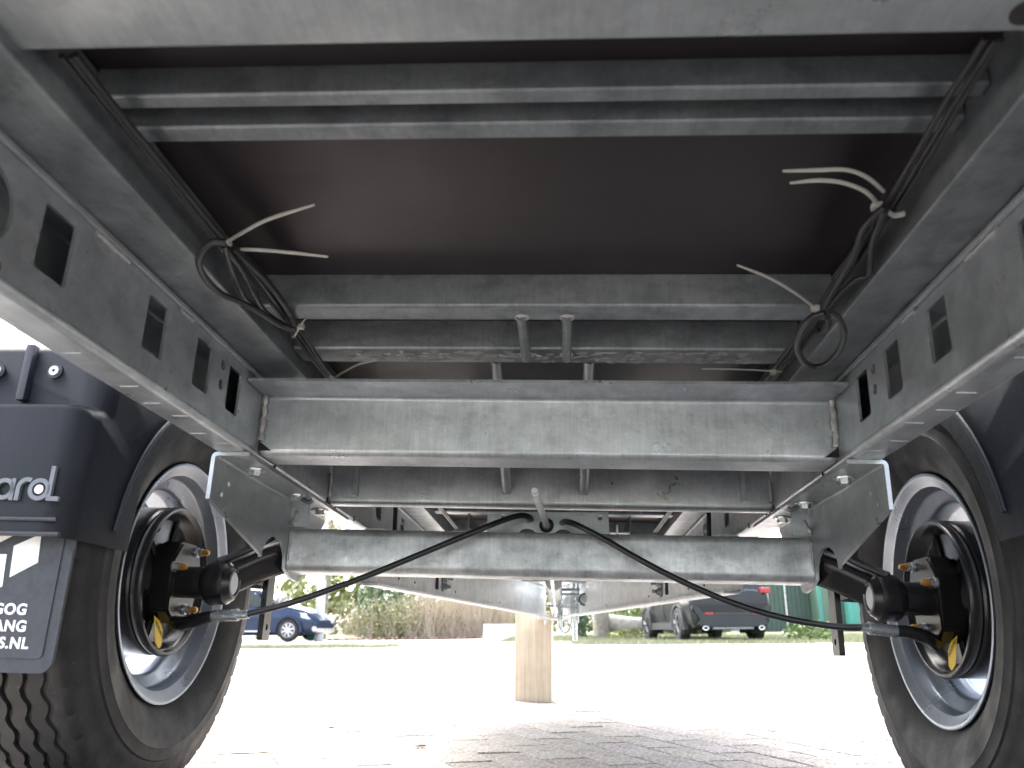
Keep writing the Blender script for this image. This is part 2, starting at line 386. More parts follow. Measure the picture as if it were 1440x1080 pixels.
# weeds of grit and dry leaves on the paving
bm = BM(); rnd = random.Random(5)
for k in range(2600):
    y = 1.5+rnd.random()**1.6*4; x = rnd.uniform(-.7, .7)*y
    c = Vector((x, y, gz(x, y)+.001)); s = rnd.uniform(.0008, .0026)
    vs = [bm.verts.new(c+Vector((rnd.uniform(-s, s), rnd.uniform(-s, s), rnd.uniform(0, s)))) for _ in range(4)]
    for a, b, cc in ((0,1,2), (0,1,3), (1,2,3), (0,2,3)): bm.faces.new((vs[a], vs[b], vs[cc]))
link('grit', bm, M['sand'], kind='stuff', label='loose grit scattered over the grey paving', category='grit')
for x, y, a in ((-.33, 2.05, .4), (.21, 1.78, 1.9), (.60, 2.6, 2.2), (-.62, 2.35, 0.9)):
    bm = BM(); n = 10; ring = []
    for k in range(n):
        t = 2*math.pi*k/n; rr = .011*(1+.3*math.sin(3*t)); ring.append(bm.verts.new((rr*1.4*math.cos(t+a), rr*math.sin(t+a), .002+.004*abs(math.sin(t)))))
    c = bm.verts.new((0, 0, .001)); [bm.faces.new((ring[i], ring[(i+1) % n], c)) for i in range(n)]
    nm = {-.33: 'small curled dry brown leaf on the paving towards the left wheel', .21: 'dry brown leaf lying nearest the camera on the paving', .60: 'dry brown leaf lying on the paving towards the right wheel', -.62: 'dry brown leaf on the paving close beside the left tyre'}[x]
    link('dead_leaf', bm, M['dead'], None, (x, y, gz(x, y)+.001), label=nm, category='leaf', group='dry leaves on the paving')

# ------------------------------------------------------------------ trailer
# trailer coordinates are measured from the lens point; ORG is the ground point between the wheels
ORG = Vector((-.03, 1.4, -.223)); XC = -.03
RW = Matrix(((.9995, 0, .0327), (-.0011, .9994, .0333), (-.0327, -.0334, .9989)))
troot = empty('trailer', (-.0373, 1.3918, 0), 'galvanised steel trailer standing on the paving, seen from underneath between its wheels', 'trailer')
mt = RW.to_4x4(); mt.translation = RW @ ORG+Vector((0, 0, CAM_H)); troot.matrix_world = mt
def part(name, bm, material, parent=None, smooth=False, **k):
    bmesh.ops.translate(bm, verts=bm.verts, vec=-ORG)
    return link(name, bm, material, parent or troot, None, smooth, **k)
def sx(s, x): return XC+s*x                       # s=-1 left, 1 right; x measured from the centre line
def bead(pts, r, parent, rough=.35, name='weld'):
    bm = BM(); P = []
    a, b = Vector(pts[0]), Vector(pts[1]); n = max(6, int((b-a).length/.0045))
    rnd = random.Random(int(a.x*1000)+int(b.z*1000))
    rr = [r*(1+rnd.uniform(-rough, rough)) for _ in range(n+1)]
    tube(bm, [a.lerp(b, i/n)+Vector((rnd.uniform(-1, 1), rnd.uniform(-1, 1), rnd.uniform(-1, 1)))*r*.2 for i in range(n+1)], lambda t: rr[int(t*n)], 7, False)
    return part(name, bm, M['weld'], parent, True, angle=60)
FZ = .435                                         # underside of the floor
TY0, TY1 = -.60, 3.05  # rear overhang is unseen, its length set to shade the underside
# floor of film-faced plywood
bm = BM(); box(bm, (sx(-1, .50), TY0+.02, FZ), (sx(1, .50), TY1, FZ+.018)); part('floor_panel', bm, M['ply'])
# unseen side and end boards above the floor, kept low to admit skylight
for s in (-1, 1):
    bm = BM(); a, b = sorted((sx(s, .503), sx(s, .530))); box(bm, (a, TY0, FZ-.02), (b, TY1, FZ+.12), .004); part('side_board', bm, M['galv_smooth'])
bm = BM(); box(bm, (sx(-1, .50), TY1+.003, FZ-.02), (sx(1, .50), TY1+.03, FZ+.12), .004); part('front_board', bm, M['galv_smooth'])
bm = BM(); box(bm, (sx(-1, .53), TY0-.035, FZ-.02), (sx(1, .53), TY0-.006, FZ+.12), .004); part('tailgate', bm, M['galv_smooth'])
# rear beam
bm = BM(); prism(bm, rrect(.350, .385, .448, .4345, .006), 'X', sx(-1, .50), sx(1, .50))
rb = part('rear_beam', bm, M['galv_smooth'], None, True)
bm = BM(); bmesh.ops.create_cone(bm, cap_ends=True, segments=24, radius1=.011, radius2=.011, depth=.001, matrix=Matrix.Translation((.283, .428, .3847))); part('drain_hole', bm, M['void'], rb)
# shallow hat section under the floor
def zsec(name, yw, zb, zt, fl, mk, t=.0028, x=.339, top=0, r=.003):
    path = [(yw+fl, zb), (yw, zb), (yw, zt)]
    if top: path = [(yw+fl, zb), (yw, zb), (yw, zt), (yw+top, zt)]
    bm = BM(); prism(bm, strip(path, t, r), 'X', sx(-1, x), sx(1, x), 0)
    return part(name, bm, M[mk], None, True)
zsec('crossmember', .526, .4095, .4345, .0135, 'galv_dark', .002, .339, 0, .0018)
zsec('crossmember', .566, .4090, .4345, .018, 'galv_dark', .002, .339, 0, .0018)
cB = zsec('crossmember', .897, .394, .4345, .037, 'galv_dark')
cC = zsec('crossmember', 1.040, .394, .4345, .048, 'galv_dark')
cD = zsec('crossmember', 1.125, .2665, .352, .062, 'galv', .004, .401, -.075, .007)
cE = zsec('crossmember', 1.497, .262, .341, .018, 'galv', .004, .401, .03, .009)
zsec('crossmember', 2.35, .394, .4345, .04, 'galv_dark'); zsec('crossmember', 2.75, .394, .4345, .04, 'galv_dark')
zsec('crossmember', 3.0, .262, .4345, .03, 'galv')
# inner side frames
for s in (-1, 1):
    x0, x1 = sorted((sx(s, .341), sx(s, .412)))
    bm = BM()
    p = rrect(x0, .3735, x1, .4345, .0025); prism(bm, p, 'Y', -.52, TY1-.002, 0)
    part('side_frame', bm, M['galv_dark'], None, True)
# chassis rails with punched webs
holes_y = [(.588, .634), (.772, .816), (.893, .937), (.993, 1.034)]
for s in (-1, 1):
    hs = [rrect(a, .294, b, .353, .0035, 3) for a, b in holes_y]
    hs += [circ(.972, .351-.006, .0065), circ(.973, .320-.001, .0065), circ(.522, .317, .032, 32)]
    hs += [rrect(1.9, .30, 1.95, .352, .0035, 3), rrect(2.2, .30, 2.25, .352, .0035, 3)]
    outer = [(-.52, .269), (TY1-.1, .269), (TY1-.1, .3715), (-.52, .3715)]
    bm = shape2d([outer]+hs, .0035, frame((sx(s, .4055), 0, 0), (0, 1, 0), (0, 0, 1)))
    # rounded lower fold, bottom flange, outer web, top flange
    xi, xo = .4055, .449
    path = [(sx(s, xi), .2685), (sx(s, xi), .2615), (sx(s, xo), .2615), (sx(s, xo), .3705), (sx(s, xi+.003), .3705)]
    prism(bm, strip(path, .0035, .006, 5), 'Y', -.52, TY1-.1)
    rail = part('chassis_rail', bm, M['galv'], None, True)
    # rolled lip along the top edge
    bm = BM(); prism(bm, rrect(min(sx(s, .399), sx(s, .4035)), .3655, max(sx(s, .399), sx(s, .4035)), .3727, .002, 2), 'Y', -.52, TY1-.1); part('rail_lip', bm, M['galv'], rail, True)
    # pressed slots and weld marks on the underside
    for y, x in ((.80, .425), (.86, .43), (.91, .418), (.99, .432), (1.04, .42), (.70, .43)):
        bm = BM(); tube(bm, [(sx(s, x-.010), y, .2597), (sx(s, x+.010), y+.001, .2597)], .0005, 6, False); part('weld_mark', bm, M['galv_bright'], rail, True)
    for y0, y1 in ((.66, .72), (.84, .87)):
        bead([(sx(s, .4025), y0, .3635), (sx(s, .4025), y1, .3635)], .0024, rail)
    # welds between rail and crossmembers
    bead([(sx(s, .4), 1.1195, .35), (sx(s, .4), 1.1195, .285)], .0045, cD)
    bead([(sx(s, .4), 1.493, .318), (sx(s, .4), 1.493, .275)], .0035, cE)
    # dark cope cut at the foot of crossmember D
    bm = BM(); x0, x1 = sorted((sx(s, .384), sx(s, .4025))); prism(bm, [(x0, .2700), (x1, .2700), (x1 if s > 0 else x0, .284)], 'Y', 1.1205, 1.1222); part('cope_cut', bm, M['void'], cD)
    for k, y in enumerate((1.49, 1.505, 1.20, 1.55, 1.7)):
        bm = BM(); box(bm, (sx(s, .4035)-.0012, y, .262), (sx(s, .4035)+.0012, y+.0015, .272)); part('punch_mark', bm, M['void'], rail)
# light crust of zinc along the far flange
bm = BM(); rnd = random.Random(2)
for k in range(150):
    x = rnd.uniform(-.30, .26); y = 1.045+rnd.random()*.042
    n = 7; rr = rnd.uniform(.002, .006); cc = bm.verts.new((x, y, .3905)); rg = [bm.verts.new((x+2.2*rr*math.cos(6.283*i/n)*rnd.uniform(.6, 1), y+.8*rr*math.sin(6.283*i/n), .39255)) for i in range(n)]
    [bm.faces.new((rg[i], rg[(i+1) % n], cc)) for i in range(n)]
part('zinc_crust', bm, M['weld'], cC, True, kind='stuff')
# small hangers and stubs along the centre line
for x in (-.052, .003):
    bm = BM(); tube(bm, [(x-.001, .921, .3915), (x, .945, .3905), (x, .99, .389), (x, 1.035, .388), (x, 1.061, .3885)], lambda t: .0062, 8)
    h = part('hanger_strap', bm, M['galv_dark'], None, True)
    for yy in (.927, 1.055): 
        bm = BM(); bmesh.ops.create_icosphere(bm, subdivisions=2, radius=.0085, matrix=Matrix.Translation((x, yy, .3925))@Matrix.Diagonal((1.15, 1.1, .5, 1))); part('weld', bm, M['weld'], h, True)
for x in (-.103, .037):
    bm = BM(); tube(bm, [(x, 1.165, .425), (x, 1.30, .372), (x, 1.40, .330), (x, 1.470, .300), (x, 1.492, .292)], .0088, 12); st = part('bent_stub', bm, M['galv'], None, True)
    bead([(x-.008, 1.491, .287), (x+.008, 1.491, .287)], .0035, st)
for s in (-1, 1):
    bm = BM(); box(bm, (sx(s, .352)-.0045, 1.485, .275), (sx(s, .352)+.0045, 1.4945, .340), .001); part('stiffener', bm, M['galv'])
# front part of the underframe seen between crossmember and axle
for s in (-1, 1):
    bm = BM(); tube(bm, [(sx(s, .362), 1.90, .435), (sx(s, .357), 1.905, .20)], .0052, 8, False); part('brake_rod_hose', bm, M['cable'], None, True)
    bm = BM(); prism(bm, strip([(sx(s, .25), .300), (sx(s, .25), .262), (sx(s, .215), .262)], .004, .005), 'Y', 2.15, 3.0); part('frame_angle', bm, M['galv'], None, True)
# drawbar arms converging on the coupling
TIP = Vector((-.033, 3.36))
for s in (-1, 1):
    A = Vector((sx(s, .400), 1.78)); B = Vector((TIP.x+s*.035, TIP.y)); d = (B-A); Ld = d.length; d.normalize(); n = Vector((-d.y, d.x))*(-s)*-1
    n = Vector((-d.y, d.x)); n = n if n.x*s < 0 else -n          # towards the centre line
    bm = BM(); pr = strip([(.042, .1405), (0, .1405), (0, .256), (.042, .256)], .005, .008)
    rings = []
    for t in (0, .25, .5, .75, 1):
        c = A+d*Ld*t; rings.append([bm.verts.new((c.x+n.x*p[0], c.y+n.y*p[0], p[1]+.013*t)) for p in pr])
    k = len(pr)
    for P_, Q_ in zip(rings, rings[1:]):
        for i in range(k): bm.faces.new((P_[i], P_[(i+1) % k], Q_[(i+1) % k], Q_[i]))
    bm.faces.new(rings[0]); bm.faces.new(rings[-1][::-1])
    arm = part('drawbar_arm', bm, M['galv_pale_lit'], None, True)
    c = A+d*Ld*.30+n*.004
    bm = BM(); ax = Vector((n.x, n.y, 0))
    q = Vector((c.x, c.y, .198)); hexnut(bm, q, ax, .016, .003, 20); hexnut(bm, q+ax*.003, ax, .0105, .009); hexnut(bm, q+ax*.012, ax, .0055, .014, 12)
    hexnut(bm, q+Vector((0, 0, -.022))+ax*.0, ax, .014, .003, 20); hexnut(bm, q+Vector((0, 0, -.022))+ax*.003, ax, .009, .008); hexnut(bm, q+Vector((0, 0, -.022))+ax*.01, ax, .005, .012, 12)
    part('bolt', bm, M['zinc'], arm, True)
    c = A+d*Ld*.27+n*.004; bm = BM(); box(bm, (c.x-.004, c.y-.006, .165), (c.x+.004, c.y+.006, .25)); part('mounting_plate', bm, M['black_paint'], arm)
    for t in (.12, .18, .36, .62):
        c = A+d*Ld*t-n*0; bm = BM(); q = Vector((c.x, c.y, .170))+ax*.0027; hexnut(bm, q, ax, .0035, .0008, 14); part('rivet_hole', bm, M['void'], arm)
bm = BM(); prism(bm, rrect(-.095, 3.26, .035, 3.40, .006, 2), 'Z', .1455, .1515); cp = part('coupling_plate', bm, M['galv_pale_lit'])
bm = BM(); tube(bm, [(-.028, 2.60, .225), (-.028, 3.9, .222)], .026, 18, False); dt = part('drawbar_tube', bm, M['galv_pale_lit'], None, True)
bm = BM(); tube(bm, [(-.028, 1.53, .215), (-.028, 2.3, .190), (-.028, 3.6, .165)], .0055, 10, False); part('brake_rod', bm, M['zinc'], None, True)
bm = BM(); tube(bm, [(.078, 3.02, .203), (.078, 3.13, .203)], .021, 26, False); tube(bm, [(.078, 3.0, .203), (.078, 3.02, .203)], .010, 18, False); rl = part('roller', bm, M['zinc'], None, True)
bm = BM(); tube(bm, [(.078+.020*math.cos(t), 3.018, .203+.020*math.sin(t)) for t in [i*.3 for i in range(22)]], .0022, 8, False); part('rubber_ring', bm, M['void'], rl, True)
for x, y, z0, z1, r0 in ((.052, 3.05, .125, .27, .006), (.036, 3.10, .16, .27, .010), (-.012, 3.12, .15, .27, .007), (.105, 3.08, .13, .17, .004), (.047, 3.3, .07, .20, .011), (-.005, 3.2, .105, .20, .006)):
    bm = BM(); tube(bm, [(x, y, z1), (x, y, z0)], r0, 12, False); part('linkage_rod', bm, M['zinc'], None, True)
for y, z in ((3.0, .235), (3.12, .185), (2.95, .215)):
    bm = BM(); box(bm, (-.06, y, z-.004), (.06, y+.03, z+.004), .0015); part('linkage_crosspiece', bm, M['galv_bright'])
bm = BM(); tube(bm, [(.035, 3.15, .165), (.030, 3.14, .115), (.010, 3.14, .092), (-.012, 3.15, .115), (-.012, 3.16, .16)], .0035, 8); part('safety_cable', bm, M['zinc'], None, True)
for x in (-.066, .015):
    bm = BM(); hexnut(bm, (x, 3.31, .1455), (0, 0, -1), .009, .008); hexnut(bm, (x, 3.31, .1375), (0, 0, -1), .0045, .012, 12); part('bolt', bm, M['zinc'], cp, True)

# axle tube
bm = BM(); prism(bm, rrect(1.432, .1325, 1.512, .2075, .014, 6), 'X', sx(-1, .4475), sx(1, .4475)); axle = part('axle_tube', bm, M['galv_bright'], None, True)
for s in (-1, 1):
    # bracket: side plate with the notch for the arm
    ol = [(1.086, .248), (1.086, .194), (1.306, .146)]
    for k in range(9):                             # notch from its left foot over the crown
        a = R(180-180*k/8); ol.append((1.368+.060*math.cos(a), .142+.040*math.sin(a)))
    ol += [(1.428, .136), (1.462, .124), (1.50, .120), (1.515, .123), (1.545, .150), (1.545, .2125), (1.60, .2125), (1.64, .248)]
    hh = [circ(1.145, .226, .0045, 14), circ(1.125, .207, .0045, 14)] if True else []
    bm = shape2d([ol]+hh, .0055, frame((sx(s, .4502), 0, 0), (0, 1, 0), (0, 0, 1)))
    prism(bm, strip([(sx(s, .4502), .2475), (sx(s, .4502), .2565), (sx(s, .4000), .2565)], .0055, .0055, 5), 'Y', 1.086, 1.64)
    br = part('axle_bracket', bm, M['galv_smooth'], None, True)
    bead([(sx(s, .446), 1.4315, .150), (sx(s, .446), 1.4315, .195)], .0022, br, .15)
    bead([(sx(s, .444), 1.425, .211), (sx(s, .436), 1.432, .236)], .0045, br, .5)
    bm = BM(); x0, x1 = sorted((sx(s, .415), sx(s, .4465))); box(bm, (x0, 1.428, .2085), (x1, 1.431, .252)); part('gusset', bm, M['galv'], br)
    for y in (1.175, 1.375, 1.52):
        q = Vector((sx(s, .424), y, .2535)); bm = BM(); hexnut(bm, q, (0, 0, -1), .0155, .0025, 26); hexnut(bm, q+Vector((0, 0, -.0025)), (0, 0, -1), .0095, .007); 
        part('bolt', bm, M['zinc'], br, True, angle=30)
    bm = BM(); tube(bm, [(sx(s, .42), 1.395, .252), (sx(s, .408), 1.397, .246), (sx(s, .402), 1.398, .250)], .004, 8); part('fixing_clip', bm, M['galv_dark'], br, True)
# equaliser plate with the brake cables' rod
ol = [(-.137, .2085), (-.137, .246), (-.112, .251), (.080, .2535), (.083, .2085)]
hh = [circ(-.060, .2375, .0058, 16), circ(-.002, .2335, .0058, 16), circ(-.030, .229, .010, 20), circ(-.1085, .243, .004), circ(.066, .243, .0045)]
bm = shape2d([ol]+hh, .005, frame((0, 1.497, 0), (1, 0, 0), (0, 0, 1))); ep = part('equaliser_plate', bm, M['galv_smooth'], None, True)
for x in (-.064, -.000):
    bm = BM(); bmesh.ops.create_uvsphere(bm, u_segments=20, v_segments=10, radius=.017, matrix=Matrix.Translation((x, 1.492, .2085))@Matrix.Diagonal((1, .5, .75, 1))); part('lug', bm, M['galv_smooth'], ep, True)
bm = BM(); tube(bm, [(-.0445, 1.285, .2475), (-.0385, 1.37, .238), (-.030, 1.488, .2275)], .0058, 12, False)
tube(bm, [(-.0452, 1.275, .2486), (-.0445, 1.285, .2475)], .0046, 12, False); part('pull_rod', bm, M['galv_pale_lit'], None, True)
bm = BM(); tube(bm, [(-.030+.0105*math.cos(t), 1.489, .2275+.0105*math.sin(t)) for t in [i*.314 for i in range(21)]], .0026, 8, False); part('rubber_ring', bm, M['void'], ep, True)
bm = BM(); box(bm, (.095, 1.50, .209), (.0985, 1.502, .232)); part('guide_tab', bm, M['galv_bright'], ep)
# rest of brake linkage box, over the axle
bm = BM(); prism(bm, strip([(-.20, .29), (-.20, .256), (.14, .256), (.14, .29)], .003, .005), 'Y', 1.75, 2.2); part('linkage_channel', bm, M['galv_dark'], None, True)

# brake cables
CL = [(-.634,1.378,.040),(-.610,1.366,.040),(-.574,1.356,.049),(-.556,1.354,.052)], [(-.508,1.350,.055),(-.447,1.355,.072),(-.381,1.360,.096),(-.315,1.368,.123),(-.225,1.379,.164),(-.133,1.390,.206),(-.098,1.426,.227),(-.074,1.450,.238),(-.060,1.466,.238),(-.058,1.492,.2375)]
CR = [(.574,1.378,.040),(.556,1.362,.047),(.530,1.357,.054),(.504,1.355,.055)], [(.461,1.350,.059),(.414,1.354,.060),(.341,1.360,.071),(.268,1.369,.092),(.192,1.377,.124),(.126,1.385,.158),(.069,1.404,.193),(.022,1.420,.219),(.004,1.451,.229),(-.002,1.492,.2335)]
for bends, run in (CL, CR):
    bm = BM(); tube(bm, run, .0050, 12); bc = part('brake_cable', bm, M['cable'], None, True)
    p, q = Vector(bends[-1]), Vector(run[0]); e = (q-p).normalized()
    bm = BM(); tube(bm, [p-e*.006, p+e*.034], .0092, 16, False); tube(bm, [p+e*.034, q+e*.006], .0068, 16, False); tube(bm, [p+e*.032, p+e*.037], .0098, 16, False); part('ferrule', bm, M['zinc'], bc, True)
    bm = BM(); tube(bm, bends, lambda t: .0125-.0045*t, 12); part('cable_sleeve', bm, M['black_paint'], bc, True)

# wheel, tyre, brake, arm and mudguard on each side
WY, WZ = 1.40, .110
def tyre_bm(s):
    bm = BM(); n = 288
    prof = [(.628, .186, 0), (.622, .196, 0), (.616, .205, 0), (.606, .222, 0), (.5995, .242, 0), (.5975, .2575, 0), (.5965, .2595, 0), (.5975, .2615, 0), (.5985, .277, 0), (.6015, .279, 0), (.6035, .292, 0), (.6045, .2935, 0), (.608, .305, 0), (.6105, .3175, 3), (.6125, .3235, 3), (.617, .3285, 3), (.622, .3305, 2)]
    zz = []
    for gx in (.642, .669, .696, .723, .750): zz += [(gx-.0042, .333, 1), (gx-.0030, .3265, 1), (gx+.0030, .3265, 1), (gx+.0042, .333, 1)]
    prof += zz
    prof += [(1.392-x, rr, f) for x, rr, f in prof[:17][::-1]]
    rings = []
    for k in range(n):
        th = 2*math.pi*k/n; ph = (k % 6)/6; zig = .0032*(1 if ph < .25 else -1 if .5 <= ph < .75 else max(-1, min(1, (1-(ph-.25)*8 if ph < .5 else -1+(ph-.75)*8))))
        row = []
        for x, rr, f in prof:
            xx = x+(zig if f == 1 else 0); r2 = rr
            if f == 3 and k % 6 in (0,): r2 -= .0022; xx += .002 if x < .69 else -.002
            if f == 2 and k % 6 in (0,): r2 -= .004
            if rr > .332: r2 = rr-.006*((xx-.696)/.075)**2
            row.append(bm.verts.new((sx(s, xx), WY+r2*math.cos(th), WZ+r2*math.sin(th))))
        rings.append(row)
    for k in range(n):
        A, B = rings[k], rings[(k+1) % n]
        for i in range(len(prof)-1): bm.faces.new((A[i], A[i+1], B[i+1], B[i]))
    return bm
def stroke(bm, pts, wd, y0, y1, closed=False):
    P = [Vector(p) for p in pts]; n = len(P); L, Q = [], []
    for i, p in enumerate(P):
        a = P[(i-1) % n] if closed or i else p; b = P[(i+1) % n] if closed or i < n-1 else p
        d = (b-a).normalized(); nn = Vector((-d.y, d.x))*wd/2; L.append(p+nn); Q.append(p-nn)
    def V(p, y): return bm.verts.new((p.x, y, p.y))
    Lf = [V(p, y0) for p in L]; Qf = [V(p, y0) for p in Q]; Lb = [V(p, y1) for p in L]; Qb = [V(p, y1) for p in Q]
    for i in range(n if closed else n-1):
        j = (i+1) % n
        bm.faces.new((Lf[i], Lf[j], Qf[j], Qf[i])); bm.faces.new((Lf[i], Lb[i], Lb[j], Lf[j])); bm.faces.new((Qf[i], Qf[j], Qb[j], Qb[i]))
    if not closed: bm.faces.new((Lf[0], Qf[0], Qb[0], Lb[0])); bm.faces.new((Lf[-1], Lb[-1], Qb[-1], Qf[-1]))
for s in (-1, 1):
    side = 'left' if s < 0 else 'right'
    # rim barrel: inner flange curl, bead seat, drop centre, outer flange
    bm = BM()
    prof = [(.6165, .190), (.6145, .1935), (.6155, .1965), (.6185, .1965), (.6215, .193), (.6225, .186), (.626, .1795), (.645, .1765), (.650, .1735), (.656, .158), (.664, .153), (.688, .152), (.698, .157), (.708, .171), (.716, .1765), (.752, .178), (.758, .183), (.762, .1955), (.768, .1955)]
    inner = [(x+.000, r0-.0035) for x, r0 in prof[5:]]
    full = [(.6165, .190), (.6145, .1935), (.6155, .1965), (.6185, .1965), (.6215, .193)]+prof[5:]+inner[::-1]
    lathe_x(bm, [(sx(s, x), r0) for x, r0 in full], WY, WZ, 128, True)
    wh = part('wheel', bm, M['silver'], None, True, angle=50)
    bm = tyre_bm(s); part('tyre', bm, M['tyre'], wh, True, angle=40)
    hl = [[(.125*math.cos(a+da)*rr, .125*math.sin(a+da)*rr) for da, rr in ((-.17, .93), (0, .90), (.17, .93), (.19, 1.05), (0, 1.10), (-.19, 1.05))] for a in [2*math.pi*k/12 for k in range(12)]]
    bm = shape2d([circ(0, 0, .1475, 64)]+hl, .004, frame((sx(s, .726), WY, WZ), (0, 1, 0), (0, 0, 1))); part('wheel_disc', bm, M['silver'], wh, True)
    bm = BM(); lathe_x(bm, [(sx(s, .732), .0001), (sx(s, .732), .055), (sx(s, .722), .062)], WY, WZ, 40); part('hub_cover', bm, M['silver'], wh, True)
    # backing plate and drum
    bm = BM()
    bp = [(.700, .116), (.640, .118), (.632, .1225), (.626, .1225), (.622, .120), (.6215, .1165), (.624, .113), (.630, .109), (.640, .106), (.646, .100), (.647, .060), (.640, .050), (.640, .001)]
    lathe_x(bm, [(sx(s, x), r0) for x, r0 in bp], WY, WZ, 96); bk = part('brake_backplate', bm, M['black_paint'], None, True, angle=40)
    bm = BM(); lathe_x(bm, [(sx(s, .718), .02), (sx(s, .718), .112), (sx(s, .712), .121), (sx(s, .645), .1215), (sx(s, .642), .1185)], WY, WZ, 80); part('brake_drum', bm, M['black_paint'], bk, True)
    # pressed ribs and bosses on the plate
    for a in (35, 80, 140, 205, 250, 320):
        bm = BM(); ca, sa = math.cos(R(a)), math.sin(R(a))
        tube(bm, [(sx(s, .6455), WY+.055*ca, WZ+.055*sa), (sx(s, .6435), WY+.09*ca, WZ+.09*sa), (sx(s, .6455), WY+.104*ca, WZ+.104*sa)], .0050, 8); part('rib', bm, M['black_paint'], bk, True)
    bm = BM(); prism(bm, [(WY-.052, WZ+.030), (WY-.025, WZ+.062), (WY+.040, WZ+.062), (WY+.058, WZ+.02), (WY+.045, WZ-.05), (WY-.02, WZ-.072), (WY-.05, WZ-.052)], 'X', sx(s, .607), sx(s, .646)); bmesh.ops.bevel(bm, geom=bm.edges[:], offset=.004, segments=2, affect='EDGES'); part('hub_flange', bm, M['black_paint'], bk, True)
    for y, z in ((1.416+.016, .160), (1.352, .128), (1.427-.012, .063)):
        p = Vector((sx(s, .607), y-.004, z)); bm = BM(); hexnut(bm, p, (-s, 0, 0), .0085, .004, 20); hexnut(bm, p+Vector((-s*.004, 0, 0)), (-s, 0, 0), .0072, .007); part('washer', bm, M['zinc'], bk, True, angle=30)
        bm = BM(); hexnut(bm, p+Vector((-s*.011, 0, 0)), (-s, 0, 0), .0058, .009, 10); hexnut(bm, p+Vector((-s*.020, 0, 0)), (-s, 0, 0), .0042, .003, 10); part('nut', bm, M['brass'], bk, True)
    for y, z in ((1.330, .085), (1.350, .190)):
        bm = BM(); hexnut(bm, (sx(s, .6465), y, z), (-s, 0, 0), .0072, .0035, 18); part('inspection_plug', bm, M['void'], bk, True)
    bm = BM(); hexnut(bm, (sx(s, .646), 1.322, .052), (-s, 0, 0), .006, .008, 12); part('brass_adjuster', bm, M['brass'], bk, True)
    # yellow warning label, curling off the plate
    bm = BM(); pts = [(1.352, .050), (1.375, .042), (1.389, .028), (1.393, .006), (1.386, -.001), (1.370, .008)]
    o2 = frame((sx(s, .628), 0, 0), (0, 1, 0), (0, 0, 1))
    bm = shape2d([pts], .0006, o2); lab = part('warning_label', bm, M['label'], bk)
    fr = frame((sx(s, .628)-s*.0010, 1.358, .039), (0, .80, -.60) if s < 0 else (0, -.8, .6), (0, .6, .8) if s < 0 else (0, .6, .8))
    if s > 0: fr = frame((sx(s, .628)-s*.0010, 1.385, .020), (0, -.80, .60), (0, .6, .8))
    bm = text_bm('ACHTUNG', .0075, fr, .0001, 'LEFT', .0001); part('lettering', bm, M['ink'], bk)
    # torsion arm and spindle boss
    bm = BM(); rings = []
    for t, (x, y, z, a, b) in enumerate(((.452, 1.458, .168, .028, .033), (.480, 1.444, .156, .028, .033), (.505, 1.428, .140, .028, .032), (.530, 1.410, .122, .030, .032), (.556, 1.396, .112, .030, .030))):
        rings.append([bm.verts.new((sx(s, x), y+a*math.cos(q)*(1+.12*math.cos(4*q)), z+b*math.sin(q)*(1+.12*math.cos(4*q)))) for q in [2*math.pi*k/20 for k in range(20)]])
    for A, B in zip(rings, rings[1:]):
        for i in range(20): bm.faces.new((A[i], A[(i+1) % 20], B[(i+1) % 20], B[i]))
    bm.faces.new(rings[0]); bm.faces.new(rings[-1][::-1])
    arm = part('swing_arm', bm, M['black_paint'], None, True, angle=60)
    bm = BM(); lathe_x(bm, [(sx(s, .515), .019), (sx(s, .515), .0255), (sx(s, .519), .0295), (sx(s, .524), .0315), (sx(s, .526), .0345), (sx(s, .552), .0365), (sx(s, .558), .033), (sx(s, .566), .0265), (sx(s, .612), .0255)], 1.385, .106, 40); part('spindle_boss', bm, M['black_paint'], arm, True)
    bm = BM(); lathe_x(bm, [(sx(s, .5165), .0003), (sx(s, .5160), .017), (sx(s, .518), .0195)], 1.385, .106, 30); part('spindle_end', bm, M['galv_pale_lit'], arm, True)
    bm = BM(); tube(bm, [(sx(s, .5155), 1.385+.0215*math.cos(t), .106+.0215*math.sin(t)) for t in [i*.2 for i in range(33)]], .0022, 8, False); part('weld', bm, M['galv_dark'], arm, True)
    # ridge webs on the arm
    bm = BM(); tube(bm, [(sx(s, .462), 1.425, .195), (sx(s, .51), 1.395, .160), (sx(s, .545), 1.375, .140)], .006, 8); part('arm_rib', bm, M['black_paint'], arm, True)
    # hanging jack strap
    ys, zs = 1.485, .0
    bm = shape2d([rrect(1.462, .018, 1.497, .150, .004, 3), circ(1.4795, .040, .0055, 16)], .0095, frame((sx(s, .490), 0, 0), (0, 1, 0), (0, 0, 1))); part('jack_strap', bm, M['black_paint'], None, True)
    # mudguard -------------------------------------------------------
    x0, x1 = .588, .835
    YS = 0 if s < 0 else -.105; XS = 0 if s < 0 else .03   # the right guard reaches further back
    ZB = .128 if s < 0 else .158
    prof = [(1.000+YS, ZB), (1.000+YS, .292), (1.004+YS, .300), (1.030+YS, .306), (1.036+YS, .312), (1.036+YS, .385), (1.045+YS, .395), (1.09, .43), (1.17, .487), (1.28, .522), (1.40, .532), (1.52, .522), (1.63, .487), (1.72, .43), (1.765, .385), (1.795, .31), (1.80, .20), (1.80, .128)]
    bm = BM(); xsn = [x0+.000, x0+.006, x0+.018, x0+.036, x1-.03, x1-.008, x1]
    ins = [.034, .016, .005, 0, 0, .006, .03]
    rings = []
